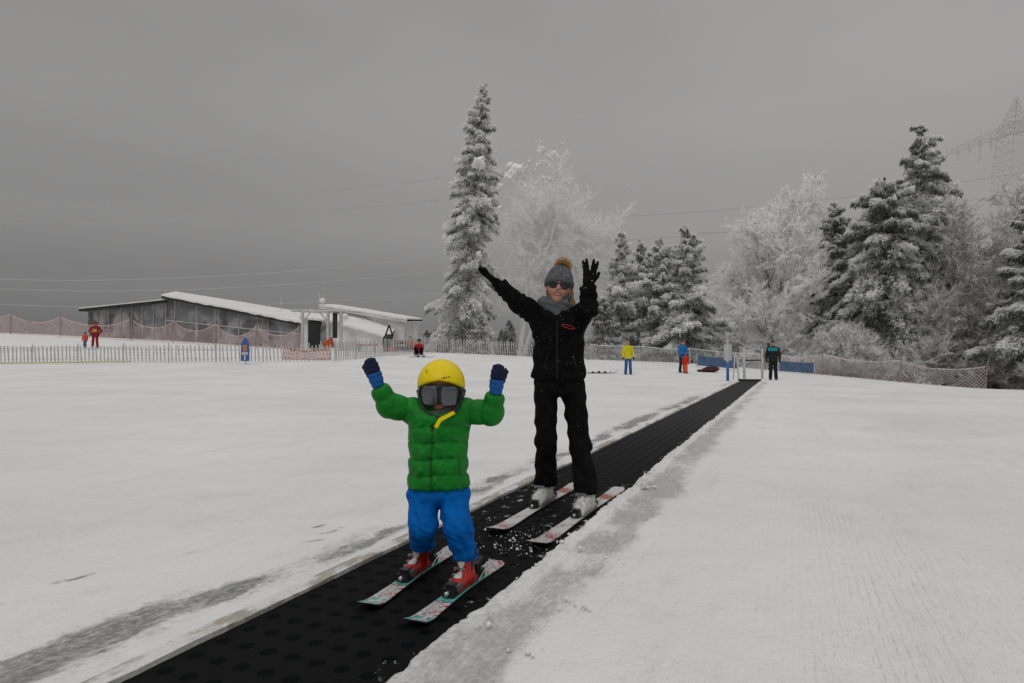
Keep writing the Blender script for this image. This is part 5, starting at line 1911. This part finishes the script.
# glass walls
wall = MB()
A0, A1 = at(88, 310, 62), at(164, 300, 60); B1 = at(303, 324, 56)
zb = -1.
wall.hexa([(A0[0], A0[1], zb), (A1[0], A1[1], zb), (A1[0] + .2, A1[1] + 14, zb), (A0[0] - 1, A0[1] + 14, zb), A0, A1, (A1[0] + .2, A1[1] + 14, A1[2] + .6), (A0[0] - 1, A0[1] + 14, A0[2] + .6)])
A2 = at(164, 296, 59.8)
wall.hexa([(A2[0], A2[1], zb), (B1[0], B1[1], zb), (B1[0] - 1.5, B1[1] + 15, zb), (A2[0], A2[1] + 15, zb), A2, B1, (B1[0] - 1.5, B1[1] + 15, B1[2] + 1.2), (A2[0], A2[1] + 15, A2[2] + .8)])
wall.build('glass_wall', M['glass'], lodge)


def mullion(px, Y, z0, z1, w=.07, m='mull', par=None):
    p = at(px, 340, Y); m_ = MB(); m_.box((p[0], Y - .06, (z0 + z1) / 2), (w, .05, (z1 - z0) / 2)); m_.build('mullion', M[m], par or lodge)


for px in (98, 109, 121, 132, 143, 154):
    k = (px - 88) / (164 - 88); Y = 62 - 2 * k; mullion(px, Y, .5, (A0 + (A1 - A0) * k)[2] - .02, .035)
for px in (166, 175, 197, 215, 219, 239, 258, 268, 284, 301):
    k = (px - 164) / (303 - 164); Y = 59.8 - 3.8 * k; mullion(px, Y, .5, (A2 + (B1 - A2) * k)[2] - .02, .05 if px not in (170, 197, 215) else .09)
m_ = MB()
a = at(166, 320, 59.65); b_ = at(302, 334, 55.9)
m_.hexa([a - [0, 0, .05], b_ - [0, 0, .05], b_ + [0, .05, -.05], a + [0, .05, -.05], a, b_, b_ + [0, .05, 0], a + [0, .05, 0]]); m_.build('transom', M['rimewall'], lodge)
slab([at(79, 309, 61.5), at(165, 300, 59.4)], [at(79, 309, 61.5) + [-1, 15, .9], at(165, 300, 59.4) + [.5, 15, .9]], .24, .22, lodge, drip=False)
slab([at(161.5, 295.5, 59.2), at(306, 324, 55.2)], [at(175, 292.5, 75), at(352, 321, 72)], .24, .24, lodge)
for px, py, s_ in ((281, 300, .25), (230, 296, .2)):
    pass
m_ = MB(); p = at(281, 310, 66); m_.tube([p, p + [0, 0, 1.6]], .05, 6); m_.build('flue', M['frostmetal'], lodge)

annex = thing('lift_station', 'rime covered grey lift station with long snow topped slanting roof', 'building', on(365, 54))
T0, T1 = at(323, 306, 56), at(405, 320, 53)
m_ = MB(); m_.hexa([(T0[0], 56, 0), (T1[0] - .3, 53, 0), (T1[0] - .3, 61, 0), (T0[0], 62, 0), T0, T1, T1 + [0, 8, .2], T0 + [0, 6, .2]])
m_.build('wall', M['rimewall'], annex)
slab([T0 + [-.2, -.5, 0], T1 + [.25, -.5, 0]], [T0 + [-.2, 7, .5], T1 + [.25, 8.5, .5]], .22, .2, annex, fm='rimewall')
m_ = MB(); a, b_ = at(349, 326, 52), at(386, 338, 50.5)
m_.hexa([(a[0], 52, .5), (b_[0], 50.5, .5), (b_[0], 53, .5), (a[0], 55.8, .5), a, b_, b_ + [0, 2.4, .5], a + [0, 3.5, .8]]); m_.build('porch_wall', M['rimewall2'], annex)
slab([a + [-.5, -.4, 0], b_ + [.3, -.4, 0]], [a + [-.5, 3.3, 1.0], b_ + [.3, 2.3, .7]], .1, .22, annex, 'porch_roof', fm='rimewall2')
m_ = MB(); a, b_ = at(303, 318, 54), at(349, 324, 53.5)
m_.hexa([(a[0], 54, .5), (b_[0], 53.5, .5), (b_[0], 55.5, .5), (a[0], 56.5, .5), a, b_, b_ + [0, 2, .4], a + [0, 2.4, .4]]); m_.build('entrance_wall', M['rimewall2'], annex)
slab([a + [-.1, -.5, 0], b_ + [.2, -.5, 0]], [a + [-.1, 2.2, .8], b_ + [.2, 2.0, .8]], .08, .2, annex, 'entrance_roof', fm='rimewall2')
m_ = MB(); p = at(314.5, 334, 53.6); m_.box(p, (.52, .1, 1.15)); m_.build('doorway', M['darkopening'], annex)
m_ = MB(); p = at(325, 336, 53.5); m_.box(p, (.35, .09, .85)); m_.build('window', M['glass'], annex)
for px, py, h in ((319.5, 303, 1.2), (324, 304, 1.9)):
    m_ = MB(); p = at(px, py, 56); m_.tube([p, p + [0, 0, h]], [.07, .03], 6); m_.build('antenna', M['frostmetal'], annex)


def ball(parent, px, py, Y, r_, m='snow', nm='rimed_lamp'):
    c = at(px, py, Y)
    V, Fq = nets(lambda P: ell(P, c, (r_, r_, r_)) + .1 * r_ * np.sin(P[0] * 20) * np.sin(P[2] * 25), c - r_ * 1.3, c + r_ * 1.3, r_ / 5)
    mobj(nm, V, Fq, M[m], parent, None, True)


ball(annex, 322.5, 301, 55.8, .26); ball(annex, 345, 316.5, 52.8, .26)

# lift frame in front
fr = thing('lift_gantry', 'frost crusted white steel lift gantry with dark sign in front of the lift station', 'gantry', on(322, 50))
for px in (302.5, 328, 341):
    p = on(px, 50); q_ = at(px, 311, 50); m_ = MB(); m_.tube([p, q_], .13, 6); m_.build('post', M['frostmetal'], fr)
m_ = MB(); m_.tube([at(291, 310.5, 50), at(318, 311.5, 50), at(345, 311, 50)], [.1, .13, .1], 6); m_.build('beam', M['frostmetal'], fr)
m_ = MB(); m_.tube([at(303, 322, 50), at(310, 312.5, 50)], .06, 5); m_.tube([at(328, 322, 50), at(320, 312.5, 50)], .06, 5); m_.build('brace', M['frostmetal'], fr)
m_ = MB(); p = at(335, 325.5, 49.8); m_.box(p, (.17, .08, .98)); m_.build('sign_board', M['darkopening'], fr)

tp = thing('tarpaulin_cover', 'bright orange tarpaulin heaped over equipment beside the lift gantry', 'tarpaulin', on(327, 44))
o = on(327, 44)
zt_ = at(332, 337, 44)[2]
m_ = MB(); V = [o + [-.5, -.3, .3], o + [.45, -.3, .2], o + [.45, .4, .2], o + [-.5, .4, .3], (at(322, 343.5, 44)), at(331.5, 337, 43.8), at(332.5, 338, 44.6), at(324, 341, 44.6)]
m_.hexa(V); tb = m_.build('cover', M['orange'], tp)
m_ = MB(); m_.tube([on(321, 43.6), at(321, 341, 43.6)], .04, 5); m_.build('stake', M['post'], tp)


def orange_net(px0, px1, Y, z0, z1, label):
    net_fence([(px0, Y), (px1, Y)], z1, label, 'orangenet', 'post', 2.2, .16, .35, .05, seed=int(px0))


M['orangenet'] = mat('bright_orange_net', (.50, .16, .10), .8, .2, 3)
orange_net(283, 330, 34.2, .1, .62, 'slumped bright orange netting just behind the picket fence')
bench = thing('snowy_table', 'long snow topped red edged table behind the dense picket fence', 'table', on(367, 42))
m_ = MB(); p = at(367, 345, 42); m_.box(p, (.62, .3, .05)); m_.build('table_top', M['orangenet'], bench)
m_ = MB(); m_.box(p + [0, 0, .09], (.64, .31, .038)); m_.build('snow_cap', M['snow'], bench)
for sx in (-.5, .5):
    m_ = MB(); gz_ = float(g(p[0] + sx, 42)); m_.box((p[0] + sx, 42, (gz_ + p[2] - .05) / 2), (.04, .2, (p[2] - .05 - gz_) / 2)); m_.build('leg', M['post'], bench)

# snow gun (dark A-frame on orange base)
sgn = thing('snow_gun', 'dark snow cannon with A frame on an orange base behind picket fence', 'snow gun', on(389, 43))
o = on(389, 43); zt = at(388, 325, 43)[2]; zm = at(388, 340, 43)[2]
for sx in (-.45, .45):
    m_ = MB(); m_.tube([np.array([o[0] + sx, 43, zm - .3]), np.array([o[0], 43, zt])], .055, 6); m_.build('frame_leg', M['blackplastic'], sgn)
m_ = MB(); m_.tube([np.array([o[0] - .25, 43, zm + .35]), np.array([o[0] + .25, 43, zm + .35])], .04, 6); m_.build('crossbar', M['blackplastic'], sgn)
m_ = MB(); m_.tube([np.array([o[0] + .05, 42.5, zm - .2]), np.array([o[0] - .05, 42.9, zm]), np.array([o[0] - .1, 43.4, zm + .15])], [.34, .38, .26], 14); m_.build('fan_housing', M['blackplastic'], sgn, True)
m_ = MB(); m_.box((o[0] + .05, 43, (o[2] + zm - .3) / 2), (.40, .3, (zm - .3 - o[2]) / 2)); m_.build('base', M['orange'], sgn)
m_ = MB(); m_.tube([np.array([o[0] + .3, 42.7, zm - .05]), np.array([o[0] + .75, 42.7, zm - .2])], .09, 6); m_.build('motor', M['orange'], sgn)

# snowmobile
sm = thing('snowmobile', 'red and black snowmobile parked behind the right end of picket fence', 'snowmobile', on(408, 43))
o = on(408, 43)
z0 = at(408, 345, 43)[2]
m_ = MB(); m_.hexa([o + [-.9, -.25, .1], o + [.7, -.25, .1], o + [.7, .25, .1], o + [-.9, .25, .1], o + [-.9, -.2, .4], o + [.7, -.2, .35], o + [.7, .2, .35], o + [-.9, .2, .4]]); m_.build('track', M['blackplastic'], sm)
V, Fq = nets(lambda P: smin(ell(P, (.35, 0, .55), (.6, .3, .25)), ell(P, (.75, 0, .45), (.4, .26, .15)), .1), (-.5, -.5, .1), (1.4, .5, 1.), .05)
ob = mobj('hood', V, Fq, M['orange'], None, None, True); ob.parent = sm
V, Fq = nets(lambda P: rbox(P, (-.45, 0, .62), (.5, .18, .13), .06), (-1.1, -.4, .4), (.2, .4, .9), .05)
ob = mobj('seat', V, Fq, M['blackplastic'], None, None, True); ob.parent = sm
m_ = MB(); m_.tube([o + [.1, -.3, 1.0], o + [.15, 0, 1.02], o + [.1, .3, 1.0]], .03, 6); m_.tube([o + [.3, 0, .7], o + [.15, 0, 1.0]], .03, 6); m_.build('handlebar', M['blackplastic'], sm)
m_ = MB(); m_.hexa([o + [.3, -.2, .75], o + [.5, -.2, .75], o + [.5, .2, .75], o + [.3, .2, .75], o + [.1, -.15, 1.1], o + [.14, -.15, 1.1], o + [.14, .15, 1.1], o + [.1, .15, 1.1]]); m_.build('windshield', M['glass'], sm)
for sy in (-.35, .35):
    m_ = MB(); m_.box(o + [.9, sy, .06], (.5, .06, .02)); m_.tube([o + [.9, sy, .08], o + [.7, sy * .5, .35]], .025, 5); m_.build('front_ski', M['blackplastic'], sm)


# blue pointed sign board
def kite():
    Y = 30.6; o = on(245, Y)
    t = thing('sign_board', 'blue pointed board shaped like a surfboard standing before the picket fence', 'sign', o)
    z0 = at(245, 361, Y)[2]; z1 = at(245, 337.5, Y)[2]; H = z1 - z0
    n = 24; out = []
    for k in range(n + 1):
        s = k / n; w = .20 * (1 if s < .45 else math.sqrt(max(0, 1 - ((s - .45) / .55) ** 1.8))); w = max(w, .004); out.append((w, z0 + s * H))
    V = []; Fs = []
    for w, z in out: V += [(o[0] - w, Y, z), (o[0] + w, Y, z), (o[0] + w, Y + .05, z), (o[0] - w, Y + .05, z)]
    for k in range(n):
        a = 4 * k
        for i in range(4): Fs.append((a + i, a + (i + 1) % 4, a + 4 + (i + 1) % 4, a + 4 + i))
    mobj('board', V, Fs, mat('blue_board', (.06, .12, .33), .5, .1, 5), t)
    m_ = MB(); m_.box((o[0], Y - .012, z0 + .55 * H), (.10, .008, .15)); m_.build('print', mat('orange_print', (.45, .22, .12), .6, .3, 14), t)
    m_ = MB(); m_.box((o[0], Y - .012, z0 + .32 * H), (.15, .008, .07)); m_.build('print', mat('pale_print', (.5, .5, .52), .6, .2, 14), t)
    m_ = MB(); m_.box((o[0], Y - .012, z0 + .14 * H), (.035, .008, .12)); m_.build('print', M['bootwhite'], t)
    m_ = MB(); m_.tube([(o[0], Y + .09, o[2] - .1), (o[0], Y + .09, z0 + .7 * H)], .025, 6); m_.build('post', M['post'], t)


kite()

# ropes
def cable(name, pts, r_, m, label, cat='cable', group=None, n=30, sag=0.):
    pts = [np.array(p, float) for p in pts]
    out = []
    for a, b_ in zip(pts[:-1], pts[1:]):
        for k in range(n):
            t = k / n; p = a + (b_ - a) * t; p[2] -= sag * 4 * t * (1 - t); out.append(p)
    out.append(pts[-1]); m_ = MB(); m_.tube(out, r_, 5)
    o = m_.build(name, m, None, True, org=pts[0]); tag(o, label, cat, group); return o


cable('boundary_rope', [at(-30, 348.5, 40.5), at(90, 348, 40.5), at(250, 351, 38)], .022, M['picket'], 'thin grey rope strung low across the left snow slope')
cable('marker_hose', [at(-20, 363.5, 30.6), at(60, 362.3, 30.7), at(130, 361.2, 30.8)], .035, mat('lime_hose', (.50, .55, .25), .7, .1, 3), 'pale lime hose lying along the foot of left picket fence', 'hose')

# ------------------------------------------------------------------ power lines and pylon
M['wiref'] = mat('misty_wire', (.50, .50, .50), .9, .05, .1)  # wire greys are paled so the haze sits in their colour
M['wired'] = mat('misty_dark_wire', (.40, .40, .40), .9, .05, .1)
GW = 'power lines crossing the misty sky'
wires = [((-80, 208, 120), (440, 178, 90), 'wiref', 'highest faint pale power line at left, over the lodge', .04, 1.5),
         ((-80, 222, 120), (440, 200, 90), 'wiref', 'second faint pale power line at left, under the highest', .04, 1.5),
         ((-80, 275, 120), (440, 257, 90), 'wiref', 'clear pale power line just above the lodge roofs, upper of the low ones', .055, 2),
         ((-80, 284, 120), (445, 271, 90), 'wiref', 'middle of the low pale power lines above the lodge', .045, 2),
         ((-80, 298, 120), (445, 292, 90), 'wiref', 'lowest pale power line passing behind the lodge roof peak', .045, 2),
         ((610, 217, 95), (1100, 160, 70), 'wired', 'upper dark power line between middle spruces and right trees', .028, 1),
         ((610, 241, 95), (1100, 178, 70), 'wired', 'lower dark power line between middle spruces and right trees', .028, 1),
         ((690, 232, 95), (1100, 205, 72), 'wired', 'short dark power line entering behind the white rimed tree', .025, 1),
         ((400, 331, 110), (760, 316, 90), 'wiref', 'pale low wire seen behind the middle spruces, upper of two', .035, 1),
         ((400, 336, 110), (760, 325, 90), 'wiref', 'pale low wire seen behind the middle spruces, lower of two', .035, 1)]
for a, b_, m, lab, r_, sg_ in wires:
    cable('power_line', [at(*a), at(*b_)], r_, M[m], lab, 'power line', GW, 40, sg_)

M['pylon'] = mat('misty_pylon_steel', (.60, .60, .595), .95, .12, .1)  # pale grey holds the mist in the steel colour; no fog volume
py = thing('pylon', 'tall lattice electricity pylon fading into mist behind the right hand trees', 'pylon', on(995, 150))
PY = 150.
lat = MB()


def member(a, b_, w=.16): lat.tube([a, b_], w, 4, cap=False)


def lattice(c0_, c1_, w0_, w1_, n, r_=.14):
    r_ = r_ * .5
    """square section lattice mast from c0_ to c1_"""
    c0_ = np.array(c0_); c1_ = np.array(c1_); d = c1_ - c0_; L = np.linalg.norm(d); d = d / L
    sx = unit(np.cross(d, [0, 1., 0])) if abs(d[1]) < .9 else np.array([1., 0, 0]); sy = np.cross(d, sx)
    P = [[c0_ + d * L * k / n + (w0_ + (w1_ - w0_) * k / n) * (a * sx + b_ * sy) for a, b_ in ((-1, -1), (1, -1), (1, 1), (-1, 1))] for k in range(n + 1)]
    for k in range(n):
        for i in range(4):
            member(P[k][i], P[k + 1][i], r_); member(P[k][i], P[k + 1][(i + 1) % 4], r_ * .6); member(P[k][(i + 1) % 4], P[k + 1][i], r_ * .6)
            member(P[k][i], P[k][(i + 1) % 4], r_ * .6)


base_l, base_r = at(968, 300, PY), at(996, 300, PY)
w1 = at(1008, 178, PY)
lattice(at(962, 380, PY), at(1001, 190, PY), 1.5, .8, 14, .17)
lattice(at(1000, 380, PY), at(1010, 190, PY), 1.5, .8, 14, .17)
lattice(at(1007, 190, PY), at(1012, 130, PY), 2.3, 2.0, 7, .15)
lattice(at(1012, 130, PY), at(1017, 97, PY), 2.0, .2, 6, .13)
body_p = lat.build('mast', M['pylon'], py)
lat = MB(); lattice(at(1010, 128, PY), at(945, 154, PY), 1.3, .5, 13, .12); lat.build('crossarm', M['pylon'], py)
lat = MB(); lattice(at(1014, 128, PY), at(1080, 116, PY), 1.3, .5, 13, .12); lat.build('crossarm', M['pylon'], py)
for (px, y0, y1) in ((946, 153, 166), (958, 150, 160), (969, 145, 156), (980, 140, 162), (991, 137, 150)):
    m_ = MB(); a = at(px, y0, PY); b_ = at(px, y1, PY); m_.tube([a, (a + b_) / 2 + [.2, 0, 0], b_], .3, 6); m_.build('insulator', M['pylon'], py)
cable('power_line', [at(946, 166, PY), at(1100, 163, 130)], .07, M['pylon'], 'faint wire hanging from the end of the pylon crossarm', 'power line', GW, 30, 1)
print('faces', sum(len(o.data.polygons) for o in bpy.data.objects if o.type == 'MESH'))
